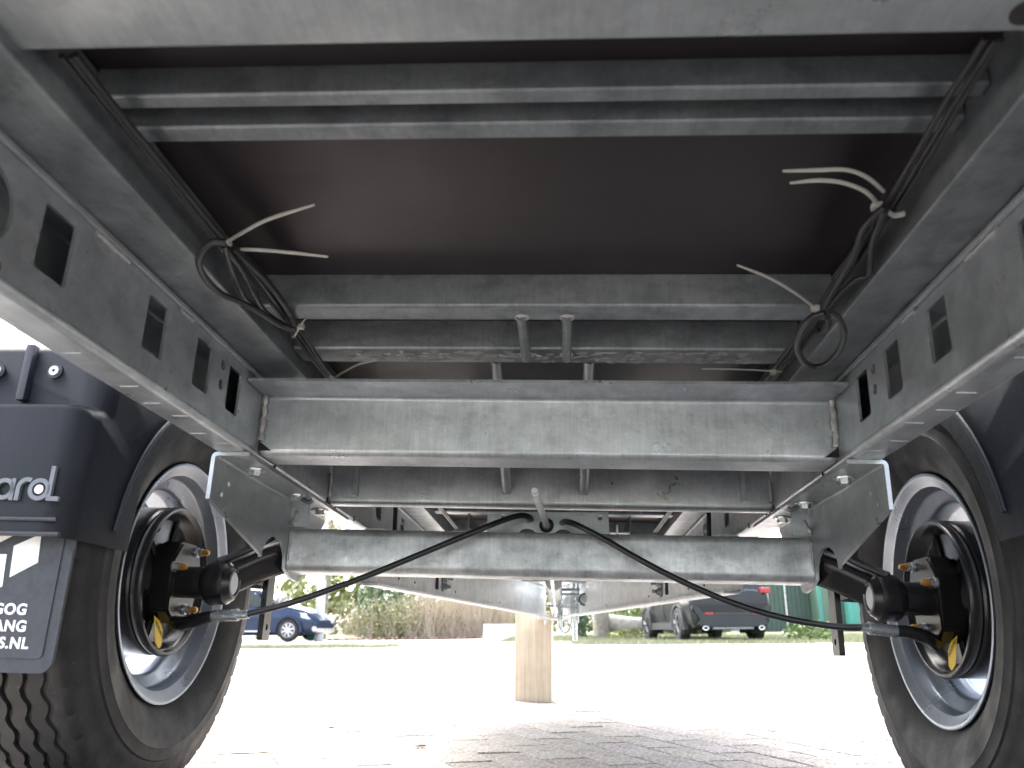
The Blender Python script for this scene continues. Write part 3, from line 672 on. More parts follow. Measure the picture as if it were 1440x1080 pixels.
    for x, q in zip(xsn, ins):
        row = []
        for y, z in prof:
            vy, vz = y-1.4, z-.16; l = math.hypot(vy, vz)
            dy = q*(1 if y < 1.02+YS and z < .30 else abs(vy)/l) * (1 if vy < 0 else -1); dz = -q*(max(0, vz)/l)*(0 if z < .2 else 1)*(0 if (y < 1.02+YS and z<.29) else 1)
            if y < 1.02+YS and z < .30: dy = q
            row.append(bm.verts.new((sx(s, x), y+dy, z+dz)))
        rings.append(row)
    for A, B in zip(rings, rings[1:]):
        for i in range(len(prof)-1): bm.faces.new((A[i], A[i+1], B[i+1], B[i]))
    # inner skirt following the tyre
    inn = []
    for i, v in enumerate(rings[0]):
        c = Vector((v.co.y+ORG.y*0-1.4, v.co.z-.11)); a = math.atan2(c.y, c.x); rr = .262 if s < 0 else .300
        yy, zz_ = 1.4+rr*math.cos(a), .11+rr*math.sin(a)
        if v.co.z < .2: yy = 1.4+(-1 if c.x < 0 else 1)*(.245 if s < 0 else .30); zz_ = v.co.z
        inn.append(bm.verts.new((sx(s, x0-.002), yy, zz_)))
    for i in range(len(prof)-1): bm.faces.new((rings[0][i], rings[0][i+1], inn[i+1], inn[i]))
    g = bmesh.ops.solidify(bm, geom=bm.faces[:], thickness=.004)
    mg = part('mudguard', bm, M['plastic'], None, True, angle=45)
    # raised moulding on the inner skirt
    bm = BM(); tube(bm, [(sx(s, x0-.003), 1.4+(.292 if s < 0 else .335)*math.cos(a), .11+(.292 if s < 0 else .335)*math.sin(a)) for a in [R((172 if s < 0 else 166)-8*k) for k in range(13)]], .0035, 8); part('moulding', bm, M['plastic'], mg, True)
    bm = BM(); tube(bm, [(sx(s, x0+.012), .9990+YS, .149), (sx(s, x1-.02), .9998+YS, .149)], .0030, 8, False); tube(bm, [(sx(s, x0+.006), 1.0+YS, .131), (sx(s, x1-.02), 1.0+YS, .131)], .0032, 8, False); part('moulding', bm, M['plastic'], mg, True)
    for x in (.664, .746, .80):
        bm = BM(); hexnut(bm, (sx(s, x), 1.0345+YS, .3555), (0, -1, 0), .0105, .0045, 24); part('boss', bm, M['plastic'], mg, True)
        bm = BM(); hexnut(bm, (sx(s, x), 1.0300+YS, .3555), (0, -1, 0), .0068, .003, 20); sc = part('screw', bm, M['alloy'], mg, True)
        bm = BM(); hexnut(bm, (sx(s, x), 1.0269+YS, .3555), (0, -1, 0), .0022, .0003, 12); part('screw_socket', bm, M['void'], mg)
    for x in (.695, .775):
        bm = BM(); x0_, x1_ = sorted((sx(s, x), sx(s, x+.012))); box(bm, (x0_, 1.022+YS, .312), (x1_, 1.036+YS, .392), .003); part('stiffening_rib', bm, M['plastic'], mg, True)
    # raised letters; the word ends beside the inner edge on the left guard
    bm = BM(); y0, y1 = .9945+YS, .9995+YS
    off = 0 if s < 0 else .712+.714-.135
    base = .1745; wd = .0055
    def arc(cx, cz, rr, a0, a1, n=12): return [(cx+rr*math.cos(R(a0+(a1-a0)*k/n)), cz+rr*math.sin(R(a0+(a1-a0)*k/n))) for k in range(n+1)]
    X = lambda v: v+off
    stroke(bm, [(X(-.631), base), (X(-.6445), base)], wd, y0, y1); stroke(bm, [(X(-.6445), base-.0027), (X(-.6445), base+.0415)], wd, y0, y1)
    stroke(bm, arc(X(-.6585), base+.0115, .0115, 0, 360, 20)[:-1], wd, y0, y1-.0008, True)
    stroke(bm, arc(X(-.6755), base+.0135, .0105, 60, 180, 8)+[(X(-.686), base-.0027)], wd, y0, y1)
    for cx, lead in ((-.7045, .0), (-.7805, 0)):
        if lead == 0 and cx == -.7045:
            stroke(bm, arc(X(cx), base+.0115, .0112, 0, 360, 20)[:-1], wd, y0, y1-.0008, True); stroke(bm, [(X(cx+.0112), base-.0027), (X(cx+.0112), base+.025)], wd, y0, y1)
    stroke(bm, [(X(-.7425), base+.025), (X(-.7425), base+.0115)]+arc(X(-.7325), base+.0105, .010, 180, 360, 8)+[(X(-.7225), base+.025)], wd, y0, y1)
    stroke(bm, arc(X(-.7625), base+.0115, .0112, 0, 360, 20)[:-1], wd, y0, y1-.0008, True); stroke(bm, [(X(-.7513), base-.0027), (X(-.7513), base+.0415)], wd, y0, y1)
    stroke(bm, arc(X(-.7905), base+.0115, .0112, 20, 330, 18), wd, y0, y1); stroke(bm, [(X(-.801), base+.0115), (X(-.780), base+.0115)], wd, y0, y1-.0008)
    part('lettering', bm, M['badge'], mg)
    bm = BM(); hexnut(bm, (X(-.6585), .9985+YS, base+.0115), (0, -1, 0), .0060, .004, 20); part('rivet', bm, M['alloy'], mg, True)
    # mud flap ---------------------------------------------------------
    xa, xb = sorted((sx(s, .590+XS), sx(s, .845+XS)))
    bm = shape2d([rrect(xa, -.033, xb, .150, .016, 6)], .005, frame((0, 1.033+YS, 0), (1, 0, 0), (0, 0, 1))); fl = part('mud_flap', bm, M['flap'], None, True)
    bm = shape2d([rrect(xa+.0135, -.016, xb-.0135, .149, .006, 4)], .003, frame((0, 1.0302+YS, 0), (1, 0, 0), (0, 0, 1))); part('flap_panel', bm, M['flap'], fl)
    # printed mark and words, mirrored in place for the other side
    mx = (lambda x: x) if s < 0 else (lambda x: x+.748+.748-.06)
    yp = 1.0284+YS
    for pl in ([(-.665, .135), (-.698, .119), (-.695, .080), (-.662, .099)],
               [(-.702, .132), (-.709, .1365), (-.722, .138), (-.742, .132), (-.760, .120), (-.760, .108), (-.744, .118), (-.728, .121), (-.716, .124)],
               [(-.705, .1085), (-.702, .069), (-.712, .063), (-.730, .062), (-.746, .069), (-.757, .080), (-.757, .092), (-.742, .082), (-.722, .078), (-.719, .096), (-.728, .096), (-.728, .108)]):
        bm = shape2d([[(mx(a), b) for a, b in pl]], .0006, frame((0, yp, 0), (1, 0, 0), (0, 0, 1))); part('logo_mark', bm, M['white_print'], fl)
    cx = mx(-.7085)
    for body, z, wdt in (('VAN GOG', .0355, 0), ('AANHANG', .0155, 0), ('WAGENS.NL', -.0045, 0)):
        bm = text_bm(body, .0182, frame((cx, yp, z), (1, 0, 0), (0, 0, 1)), .0003, 'CENTER', .0006); part('lettering', bm, M['white_print'], fl)

# wiring -------------------------------------------------------------
def cable(name, pts, r=.0028, k=1., m='cable', parent=None):
    bm = BM(); tube(bm, [Vector(p)*k for p in pts], r, 8); return part(name, bm, M[m], parent, True, angle=60)
Lm = [(-.378,.50,.427),(-.379,.568,.427),(-.378,.666,.427),(-.377,.802,.427),(-.371,.913,.427),(-.374,1.045,.427),(-.379,1.153,.427),(-.380,1.289,.427),(-.374,1.8,.427),(-.372,2.9,.427)]
Rm = [(.302,.50,.427),(.305,.570,.427),(.310,.638,.427),(.315,.735,.427),(.316,.848,.427),(.320,.965,.427),(.322,1.086,.427),(.322,1.291,.427),(.318,1.8,.427),(.316,2.9,.427)]
for base_, sg in ((Lm, 1), (Rm, -1)):
    for dx, dz, r0 in ((.0045, 0, .0030), (.011, -.001, .0026), (.0170, .001, .0033)):
        cable('wiring', [(x+sg*(dx-.012)*.8+.001*math.sin(y*9+dx*300), y, z+dz) for x, y, z in base_], r0*.82, .915)
for pts, k, r0 in (([(-.355,.759,.405),(-.367,.756,.405),(-.385,.772,.405),(-.403,.802,.405),(-.412,.841,.405),(-.411,.884,.405),(-.396,.913,.405),(-.383,.939,.405),(-.373,.979,.405),(-.360,.998,.405)], .885, .0034),
    ([(-.363,.773,.410),(-.374,.815,.410),(-.385,.871,.410),(-.391,.922,.410),(-.378,.979,.410),(-.360,1.011,.410)], .91, .0032),
    ([(-.366,.783,.415),(-.361,.817,.415),(-.360,.872,.415),(-.362,.956,.415),(-.362,1.015,.415)], .93, .0032),
    ([(-.363,.789,.418),(-.356,.831,.418),(-.354,.908,.418),(-.357,.974,.418),(-.362,1.023,.418)], .93, .0036),
    ([(-.363,.778,.408),(-.365,.829,.408),(-.373,.886,.408),(-.378,.951,.408),(-.364,1.008,.408)], .92, .0030),
    ([(-.360,.785,.412),(-.352,.84,.412),(-.350,.90,.412),(-.353,.96,.412),(-.362,1.01,.412)], .93, .0032),
    ([(.298,.701,.410),(.292,.741,.410),(.302,.802,.410),(.304,.844,.410),(.309,.910,.410),(.314,.948,.410)], .92, .0032),
    ([(.303,.710,.415),(.313,.765,.415),(.315,.820,.415),(.310,.873,.415),(.311,.932,.415)], .93, .0036),
    ([(.296,.700,.405),(.308,.769,.405),(.328,.834,.405),(.318,.852,.405),(.313,.899,.405),(.314,.934,.405)], .93, .0028),
    ([(.300,.705,.412),(.300,.77,.412),(.308,.83,.412),(.306,.88,.412),(.312,.94,.412)], .93, .0034),
    ([(.309,.929,.400),(.297,.947,.400),(.297,.993,.400),(.308,1.048,.400),(.330,1.098,.400),(.352,1.121,.400),(.365,1.103,.400),(.364,1.048,.400),(.351,.992,.400),(.331,.947,.400),(.314,.923,.400)], .85, .0036),
    ([(.323,.964,.410),(.331,.986,.410),(.329,1.010,.410),(.322,1.010,.410)], .87, .0038)):
    cable('wiring_loop', pts, r0, k)
def tie(pts, head=None, k=1., w_=.0019):
    bm = BM(); P = [Vector(p)*k for p in pts]; tube(bm, P, lambda t: w_*(1 if t < .75 else 1-(t-.75)*1.6), 6)
    o = part('cable_tie', bm, M['tie'], None, True)
    if head:
        h = Vector(head)*k; bm = BM(); box(bm, h-Vector((.0042, .0042, .003)), h+Vector((.0042, .0042, .003)), .0008); part('tie_head', bm, M['tie'], o)
    return o
tie([(-.371,.789,.420),(-.337,.761,.420),(-.301,.735,.420),(-.248,.709,.420)], (-.366,.785,.418), .93)
tie([(-.379,.804,.420),(-.348,.802,.420),(-.310,.808,.420),(-.264,.820,.420)], (-.372,.802,.418), .93)
tie([(-.366,1.020,.404),(-.360,1.011,.400),(-.346,.993,.410),(-.335,.976,.412)], (-.348,.996,.408), .95, .0013)
tie([(-.385,1.250,.412),(-.379,1.245,.415),(-.352,1.220,.420),(-.313,1.176,.420),(-.282,1.159,.420)], (-.370,1.238,.417), .915, .0015)
tie([(.298,.700,.425),(.275,.676,.425),(.252,.663,.425),(.227,.663,.425),(.196,.664,.425)], None, .93)
tie([(.294,.710,.420),(.276,.690,.420),(.252,.676,.420),(.229,.672,.420),(.205,.676,.420)], (.296,.715,.418), .93)
tie([(.323,.946,.400),(.316,.948,.402),(.298,.931,.408),(.263,.891,.410),(.226,.853,.410),(.186,.823,.410)], (.299,.932,.407), .93, .0017)
tie([(.326,1.194,.418),(.295,1.194,.420),(.252,1.189,.420),(.206,1.189,.420)], (.312,1.194,.417), .915, .0013)
tie([(.325,.723,.415),(.317,.727,.415),(.308,.720,.415)], None, .93, .0026)
tie([(.24,2.4,.415),(.22,2.32,.40),(.21,2.25,.38)], None, 1, .0015)

# ------------------------------------------------------------------ timber block under the drawbar
bm = BM(); box(bm, (-.071, -.048, 0), (.071, .048, .335), .0025)
blk = link('timber_block', bm, M['wood'], None, (-.113, 3.43, gz(-.1, 3.43)), True, label='pale sawn timber block stood on end under the tip of the drawbar', category='wood block')
blk.rotation_euler = (0, R(1.2), R(-4))
# fit top to the drawbar plate: drawbar underside there is about .34 above the yard

# ------------------------------------------------------------------ cars
def loft(bm, secs):
    rings = [[bm.verts.new(p) for p in s_] for s_ in secs]; n = len(secs[0])
    for A, B in zip(rings, rings[1:]):
        for i in range(n): bm.faces.new((A[i], A[(i+1) % n], B[(i+1) % n], B[i]))
    bm.faces.new(rings[0]); bm.faces.new(rings[-1][::-1])
def carsec(y, zb, zs, zr, wb, wm_, wr):
    """ring in the XZ plane at length y: sill, belt, roof"""
    h = [(wb*.92, zb), (wb, zb+.08), (wm_, zb+(zs-zb)*.55), (wm_*.985, zs-.05), (wm_*.95, zs), (wr+.04, zr-.10), (wr, zr-.03), (wr*.8, zr)]
    return [(x, y, z) for x, z in h]+[(-x, y, z) for x, z in h[::-1]]
def car_wheel(root, x, y, r, wd, spokes, rimm, s):
    bm = BM(); ri = r*.68
    lathe_x(bm, [(x-s*wd/2, ri), (x-s*wd/2, r-.03), (x-s*(wd/2-.03), r-.004), (x-.03*0-s*.02, r), (x+s*.02, r), (x+s*(wd/2-.03), r-.004), (x+s*wd/2, r-.03), (x+s*(wd/2), ri), (x+s*(wd/2-.02), ri-.01), (x-s*wd/2, ri-.01)], y, r, 40, True)
    for k in range(-2, 3):
        pass
    whl = link('wheel', bm, M['tyre'], root, None, True)
    bm = BM(); lathe_x(bm, [(x+s*(wd/2-.015), ri), (x+s*(wd/2-.005), ri-.02), (x+s*(wd/2-.03), ri-.03)], y, r, 40)
    for k in range(spokes):
        a = 2*math.pi*k/spokes+.3
        for da in (-.13, .13):
            p = Vector((x+s*(wd/2-.008), y+(ri-.02)*math.cos(a+da), r+(ri-.02)*math.sin(a+da))); q = Vector((x+s*(wd/2-.005), y+.05*math.cos(a), r+.05*math.sin(a)))
            tube(bm, [q, p], .020 if spokes < 6 else .014, 6, False)
    hexnut(bm, (x+s*(wd/2-.03), y, r), (s, 0, 0), .075, .03, 20)
    link('rim', bm, rimm, whl, None, True)
    bm = BM(); lathe_x(bm, [(x+s*(wd/2-.035), .001), (x+s*(wd/2-.035), ri-.005)], y, r, 30); link('hub_shadow_disc', bm, M['suv_trim'], whl)
def arch(root, x, y, r, s, mm):
    bm = BM(); pts = [(y+(r+.11)*math.cos(R(a)), r+(r+.09)*math.sin(R(a))) for a in range(-8, 189, 14)]
    pin = [(y+(r+.035)*math.cos(R(a)), r+(r+.03)*math.sin(R(a))) for a in range(188, -9, -14)]
    prism(bm, pts+pin, 'X', x+s*.045, x-s*.08); link('arch_trim', bm, mm, root)
    bm = BM(); prism(bm, [(y+(r+.04)*math.cos(R(a)), r+(r+.035)*math.sin(R(a))) for a in range(-30, 211, 16)], 'X', x+s*.002, x-s*.30); link('wheel_well', bm, M['void'], root)
# graphite off-roader, seen from behind; local +Y is its nose
suv = empty('parked_suv', (3.36, 17.25, 0), 'dark graphite off-roader parked with its back to the camera, at the edge of the grass', 'car', rot=(0, 0, R(7.8))); suv.scale = (.905, 1, .96)
secs = [carsec(0.00, .42, .98, 1.02, .80, .86, .70), carsec(.06, .30, 1.00, 1.05, .86, .915, .70), carsec(.30, .26, 1.02, 1.50, .88, .93, .62), carsec(.75, .25, 1.03, 1.66, .89, .935, .63),
        carsec(1.8, .25, 1.02, 1.70, .89, .935, .64), carsec(2.7, .25, 1.01, 1.62, .89, .935, .62), carsec(3.3, .25, 1.00, 1.15, .89, .93, .62), carsec(4.2, .28, .92, .98, .86, .90, .6), carsec(4.55, .36, .80, .84, .76, .80, .5)]
bm = BM(); loft(bm, secs); link('body', bm, M['suv'], suv, None, True, angle=30)
bm = BM(); loft(bm, [carsec(y, zb+.003 if 0 else zb, zs, zr-.10 if zr > 1.2 else zs+.01, wb*.2, wm_*.3, wr+.055) for y, zb, zs, zr, wb, wm_, wr in ((.36, 1.04, 1.06, 1.60, 3.8, 2.8, .62), (2.7, 1.04, 1.06, 1.60, 3.8, 2.8, .62))]); bm.free()
bm = BM(); box(bm, (-.66, .045, 1.08), (.66, .14, 1.42), .03); rg = link('rear_window', bm, M['glass'], suv, None, True); rg.rotation_euler = (R(-14), 0, 0); rg.location = (0, .27, -.02)
for s in (-1, 1):
    bm = BM(); prism(bm, [(.55, 1.06), (2.95, 1.04), (2.55, 1.50), (.80, 1.55)], 'X', s*.80, s*.885); link('side_window', bm, M['glass'], suv)
    bm = BM(); box(bm, (s*.70 if s > 0 else -.92, -.02, .97), (.92 if s > 0 else -.70, .20, 1.08), .02); link('tail_light', bm, M['red'], suv, None, True)
    bm = BM(); prism(bm, [(.35, .25), (3.35, .25), (3.35, .40), (.35, .40)], 'X', s*.86, s*.948); link('sill_trim', bm, M['suv_trim'], suv)
    for yy in (.95, 1.95, 2.9):
        bm = BM(); box(bm, (min(s*.925, s*.9385), yy, .42), (max(s*.925, s*.9385), yy+.012, 1.0)); link('door_gap', bm, M['void'], suv)
# bumper: lower valance, black plate painted as the shade of a recess, reflectors
bm = BM(); prism(bm, [(-.90, .66), (-.70, .45), (-.82, .36), (-.62, .30), (.62, .30), (.82, .36), (.70, .45), (.90, .66), (.88, .72), (-.88, .72)], 'Y', -.075, .12); bmesh.ops.bevel(bm, geom=bm.edges[:], offset=.018, segments=2, affect='EDGES'); bpr = link('bumper', bm, M['suv'], suv, None, True)
bm = BM(); prism(bm, [(-.66, .60), (.66, .60), (.72, .71), (-.72, .71)], 'Y', -.096, -.06); link('bumper_recess_shade', bm, M['void'], bpr)
bm = BM(); box(bm, (-.40, -.097, .545), (.40, -.07, .575)); link('bumper_slot', bm, M['suv_trim'], bpr)
for s in (-1, 1):
    a, b = sorted((s*.43, s*.62)); bm = BM(); box(bm, (a, -.100, .543), (b, -.07, .583), .004); link('reflector', bm, M['red'], bpr)
    bm = BM(); c = Vector((s*.62, -.10, .275)); tube(bm, [c+Vector((.058*math.cos(t), 0, .036*math.sin(t))) for t in [i*.3 for i in range(22)]], .012, 8, False); ex = link('exhaust_tip', bm, M['chrome'], suv, None, True)
    bm = BM(); tube(bm, [c+Vector((0, .02, 0)), c+Vector((0, .3, 0))], .036, 14, False); link('exhaust_pipe', bm, M['void'], suv, None, True)
bm = BM(); box(bm, (-.44, -.03, .245), (.48, .25, .30), .02); link('silencer', bm, M['galv_dark'], suv, None, True)
bm = BM(); box(bm, (-.70, .3, .24), (.70, 4.2, .40)); link('underbody', bm, M['void'], suv)
bm = BM(); box(bm, (-.85, -.005, .745), (.85, .01, .755)); link('tailgate_gap', bm, M['void'], suv)
for s in (-1, 1):
    for yy in (.86, 3.55): car_wheel(suv, s*.853, yy, .355, .235, 5, M['dark_alloy'], s); arch(suv, s*.925, yy, .355, s, M['suv_trim'])
# blue hatchback, side on with its nose to the right: local +Y nose -> world +X
hb = empty('parked_hatchback', (-10.45, 24.3, 0), 'small dark blue hatchback parked side-on behind the grass strip, left of the lamp post', 'car', rot=(0, 0, R(-90-6)))
secs = [carsec(0.0, .40, .90, .94, .66, .70, .55), carsec(.12, .24, .93, 1.25, .76, .81, .56), carsec(.6, .18, .92, 1.44, .80, .845, .55), carsec(1.5, .17, .90, 1.47, .80, .845, .56), carsec(2.1, .17, .89, 1.40, .80, .845, .56),
        carsec(2.75, .17, .88, 1.00, .80, .84, .55), carsec(3.4, .18, .80, .86, .78, .82, .5), carsec(3.75, .20, .64, .70, .70, .74, .45), carsec(3.86, .24, .52, .56, .58, .62, .4)]
bm = BM(); loft(bm, secs); link('body', bm, M['blue'], hb, None, True, angle=30)
for s in (-1, 1):
    bm = BM(); prism(bm, [(.35, .94), (2.62, .92), (2.05, 1.30), (.75, 1.36)], 'X', s*.70, s*.80); link('side_window', bm, M['glass'], hb)
    bm = BM(); prism(bm, [(3.30, .66), (3.72, .58), (3.55, .74), (3.2, .80)], 'X', s*.70, s*.80); link('headlight', bm, M['alloy'], hb)
    bm = BM(); box(bm, (min(s*.80, s*.849), .7, .26), (max(s*.80, s*.849), 2.6, .30), .005); link('rub_strip', bm, M['alloy'], hb)
    bm = BM(); hexnut(bm, (s*.66, 3.78, .33), (s*.7, .7, 0), .07, .05, 16); link('fog_light', bm, M['alloy'], hb, None, True)
    for yy in (1.15, 2.3): bm = BM(); box(bm, (min(s*.835, s*.8475), yy, .25), (max(s*.835, s*.8475), yy+.012, .9)); link('door_gap', bm, M['void'], hb)
    for yy in (.62, 3.12): car_wheel(hb, s*.785, yy, .30, .185, 8, M['alloy'], s); arch(hb, s*.832, yy, .30, s, M['blue'])
bm = BM(); box(bm, (-.6, 3.72, .24), (.6, 3.90, .34), .02); link('splitter', bm, M['alloy'], hb, None, True)
bm = BM(); loft(bm, [[(-.70, 2.10, 1.36), (.70, 2.10, 1.36), (.70, 2.14, 1.40), (-.70, 2.14, 1.40)], [(-.76, 2.74, .94), (.76, 2.74, .94), (.76, 2.80, 1.0), (-.76, 2.80, 1.0)]]); link('windscreen', bm, M['glass'], hb)

# ------------------------------------------------------------------ yard furniture
def thing(name, bm, mt_, label, cat, loc=(0, 0, 0), smooth=False, group=None, kind=None):
    o = link(name, bm, mt_, None, loc, smooth, label=label, category=cat)
    if group: o['group'] = group
    if kind: o['kind'] = kind
    return o
lp = empty('lamp_post', (-6.76, 23.8, gz(-6.76, 23.8)), 'grey cylindrical lamp post standing to the right of the blue hatchback', 'lamp post')
bm = BM(); tube(bm, [(0, 0, 0), (0, 0, 1.6), (0, 0, 1.65)], lambda t: .125, 20, False); link('post_base', bm, M['post'], lp, None, True)
bm = BM(); tube(bm, [(0, 0, 1.62), (0, 0, 6)], lambda t: .09-.03*t, 16, False); link('shaft', bm, M['post'], lp, None, True)
bm = BM(); tube(bm, [(0, 0, 6), (.3, 0, 6.25), (1.0, 0, 6.3)], .04, 10); link('arm', bm, M['post'], lp, None, True)
bm = BM(); box(bm, (.8, -.12, 6.22), (1.4, .12, 6.32), .03); link('lamp_head', bm, M['alloy'], lp, None, True)
bm = BM(); box(bm, (-.13, -.2, 0), (.13, .2, .30), .02); b_ = thing('crate', bm, M['turq'], 'small turquoise crate on the ground between the hatchback and the lamp post', 'crate', (-7.15, 24.6, .02), True)
bm = BM(); box(bm, (-.13, -.2, .31), (.13, .2, .335), .008); link('lid', bm, M['turq'], b_, None, True)
bm = BM(); prism(bm, [(-.30, 0), (.30, 0), (.22, .12), (.16, .42), (-.16, .42), (-.22, .12)], 'X', -.62, .62); thing('concrete_barrier', bm, M['concrete'], 'pale concrete barrier block lying at the right foot of the bramble bank', 'barrier', (-1.82, 27.0, gz(-1.8, 27)))
def cladding(root, w_, h, y, m1, board=.18):
    n = int(w_/board)
    for k in range(n):
        bm = BM(); box(bm, (k*board+.006, y-.012 if k % 2 else y-.02, .02), ((k+1)*board-.006, y+.01, h), .004); link('panel', bm, m1, root)
sh = empty('dark_green_shed', (7.6, 36.2, .10), 'dark green clad shed wall behind the off-roader, left of the sage green one', 'shed')
bm = BM(); box(bm, (0, .02, 0), (2.7, 3, 2.7)); link('wall', bm, M['green_dark'], sh); cladding(sh, 2.7, 2.6, 0, M['green_dark'])
bm = BM(); prism(bm, [(-.2, 2.7), (3.2, 2.7), (3.2, 2.78), (-.2, 2.78)], 'X', -.1, 2.7); link('roof', bm, M['suv_trim'], sh)
bm = BM(); tube(bm, [(1.72, -.06, 0), (1.72, -.06, 2.7)], .045, 12, False); link('downpipe', bm, M['alloy'], sh, None, True)
s2 = empty('sage_green_shed', (10.32, 35.0, .10), 'large sage green clad shed at the far right, beside the dark green one', 'shed')
bm = BM(); box(bm, (0, .02, 0), (9, 4, 3.0)); link('wall', bm, M['green'], s2); cladding(s2, 9, 2.9, 0, M['green'], .45)
bm = BM(); prism(bm, [(-.25, 3.0), (4.2, 3.0), (4.2, 3.09), (-.25, 3.09)], 'X', -.1, 9.1); link('roof', bm, M['suv_trim'], s2)
bm = BM(); box(bm, (-.02, -.05, 0), (.12, .02, 3.0)); link('corner_post', bm, M['turq'], s2)
cb = empty('turquoise_container', (11.2, 33.9, .11), 'turquoise waste container standing in front of the sage green shed', 'container')
bm = BM(); box(bm, (0, 0, .06), (1.3, .8, 1.12), .04); link('bin_body', bm, M['turq'], cb, None, True)
bm = BM(); box(bm, (-.03, -.04, 1.123), (1.33, .84, 1.23), .04); link('lid', bm, M['turq'], cb, None, True)
for x in (.12, 1.18):
    bm = BM(); tube(bm, [(x-.03, .1, .06), (x+.03, .1, .06)], .06, 14, False); link('castor', bm, M['void'], cb, None, True)
bm = BM(); rnd = random.Random(9)
tube(bm, [(1.05, 22.6, .42), (1.7, 22.4, .36), (2.4, 22.2, .37), (3.4, 21.9, .34), (4.2, 21.7, .33)], lambda t: .20+.03*math.sin(t*11), 14)
thing('fallen_log', bm, M['log'], 'weathered grey log lying on the grass left of the off-roader', 'log', (0, 0, .0), True)

# ------------------------------------------------------------------ plants
def leaves(bm, c, rad, n, size, rnd, shell=.55, clump=9):
    cl = []
    for _ in range(max(1, n//clump)):
        while True:
            q = Vector((rnd.uniform(-1, 1), rnd.uniform(-1, 1), rnd.uniform(-1, 1)))
            if shell < q.length < 1: break
        cl.append(Vector((c[0]+q.x*rad[0], c[1]+q.y*rad[1], c[2]+q.z*rad[2])))
    for p in cl:
        for _ in range(clump):
            o = p+Vector((rnd.gauss(0, 1), rnd.gauss(0, 1), rnd.gauss(0, 1)))*min(rad)*.13
            if o.z < .01: o.z = abs(o.z)*.5+.01
            a = Vector((rnd.uniform(-1, 1), rnd.uniform(-1, 1), rnd.uniform(-1, 1))).normalized(); b = a.orthogonal().normalized()*size*rnd.uniform(.5, 1.2); cc = a.cross(b).normalized()*size*rnd.uniform(.3, .6)
            bm.faces.new([bm.verts.new(o+b), bm.verts.new(o+cc), bm.verts.new(o-b), bm.verts.new(o-cc)])
def twigs(bm, x0, x1, y0, y1, h, n, rnd):
    for _ in range(n):
        p = Vector((rnd.uniform(x0, x1), rnd.uniform(y0, y1), 0)); q = p+Vector((rnd.gauss(0, .35), rnd.gauss(0, .2), h*rnd.uniform(.4, 1)))
        m_ = p.lerp(q, .5)+Vector((rnd.gauss(0, .12), 0, .08)); w_ = Vector((.006, .003, 0))
        for a, b in ((p, m_), (m_, q)): bm.faces.new([bm.verts.new(a-w_), bm.verts.new(a+w_), bm.verts.new(b+w_*.6), bm.verts.new(b-w_*.6)])
def shrub(name, loc, rad, n, size, lm, label, cat, seed, tw=0, stems=5):
    rnd = random.Random(seed); o = empty(name, loc, label, cat)
    bm = BM(); leaves(bm, (0, 0, rad[2]*.75), rad, n, size, rnd, .35); link('foliage', bm, M[lm], o)
    bm = BM()
    for _ in range(stems):
        a = rnd.uniform(0, 6.28); tube(bm, [(0, 0, 0), (rad[0]*.3*math.cos(a), rad[1]*.3*math.sin(a), rad[2]*.7), (rad[0]*.6*math.cos(a), rad[1]*.6*math.sin(a), rad[2]*1.3)], lambda t: .022*(1-.7*t), 6)
    link('stem', bm, M['bark'], o, None, True)
    if tw:
        bm = BM(); twigs(bm, -rad[0], rad[0], -rad[1], rad[1]*.3, rad[2]*1.8, tw, rnd); link('twigs', bm, M['dry'], o, kind='stuff')
    return o
shrub('bramble_bush', (-5.5, 27.8, 0), (1.5, .9, .75), 5200, .055, 'leaf_olive', 'yellow-green bramble bush sprawling at the left end of the bank, in front of the ivy', 'bush', 1, 260)
shrub('ivy_bush', (-6.0, 28.4, 0), (.85, .8, 1.5), 4200, .06, 'leaf_dark', 'dark green ivy-covered bush right of the lamp post', 'bush', 2)
shrub('briar_bush', (-3.7, 28.2, 0), (1.25, .9, .85), 2600, .05, 'leaf_olive', 'brownish briar thicket full of dry twigs, middle of the bank', 'bush', 3, 1300)
shrub('thorn_bush', (-2.6, 28.6, 0), (.85, .8, .85), 900, .05, 'leaf_olive', 'bare brown thorn thicket at the right end of the bank', 'bush', 4, 1400)
shrub('laurel_bush', (-1.6, 29.3, .02), (1.0, .8, .85), 3600, .065, 'leaf_mid', 'fresh green laurel bush behind the concrete barrier', 'bush', 5)
shrub('holly_bush', (.55, 22.9, .03), (.22, .22, .65), 1200, .045, 'leaf_dark', 'slim dark green holly growing left of the tree trunk', 'bush', 6, 0, 2)
shrub('privet_hedge', (3.2, 26.5, .06), (2.3, .8, .8), 6500, .055, 'leaf_mid', 'bright green privet hedge behind the fallen log', 'hedge', 7)
shrub('dandelion_clump', (1.6, 21.5, .03), (.5, .25, .12), 700, .03, 'leaf_yellow', 'clump of yellow-flowered weeds in front of the log', 'weeds', 8)
shrub('nettle_clump', (4.95, 17.6, .02), (.55, .4, .22), 900, .045, 'leaf_mid', 'tuft of tall weeds between the off-roader and the dark green shed', 'weeds', 9)
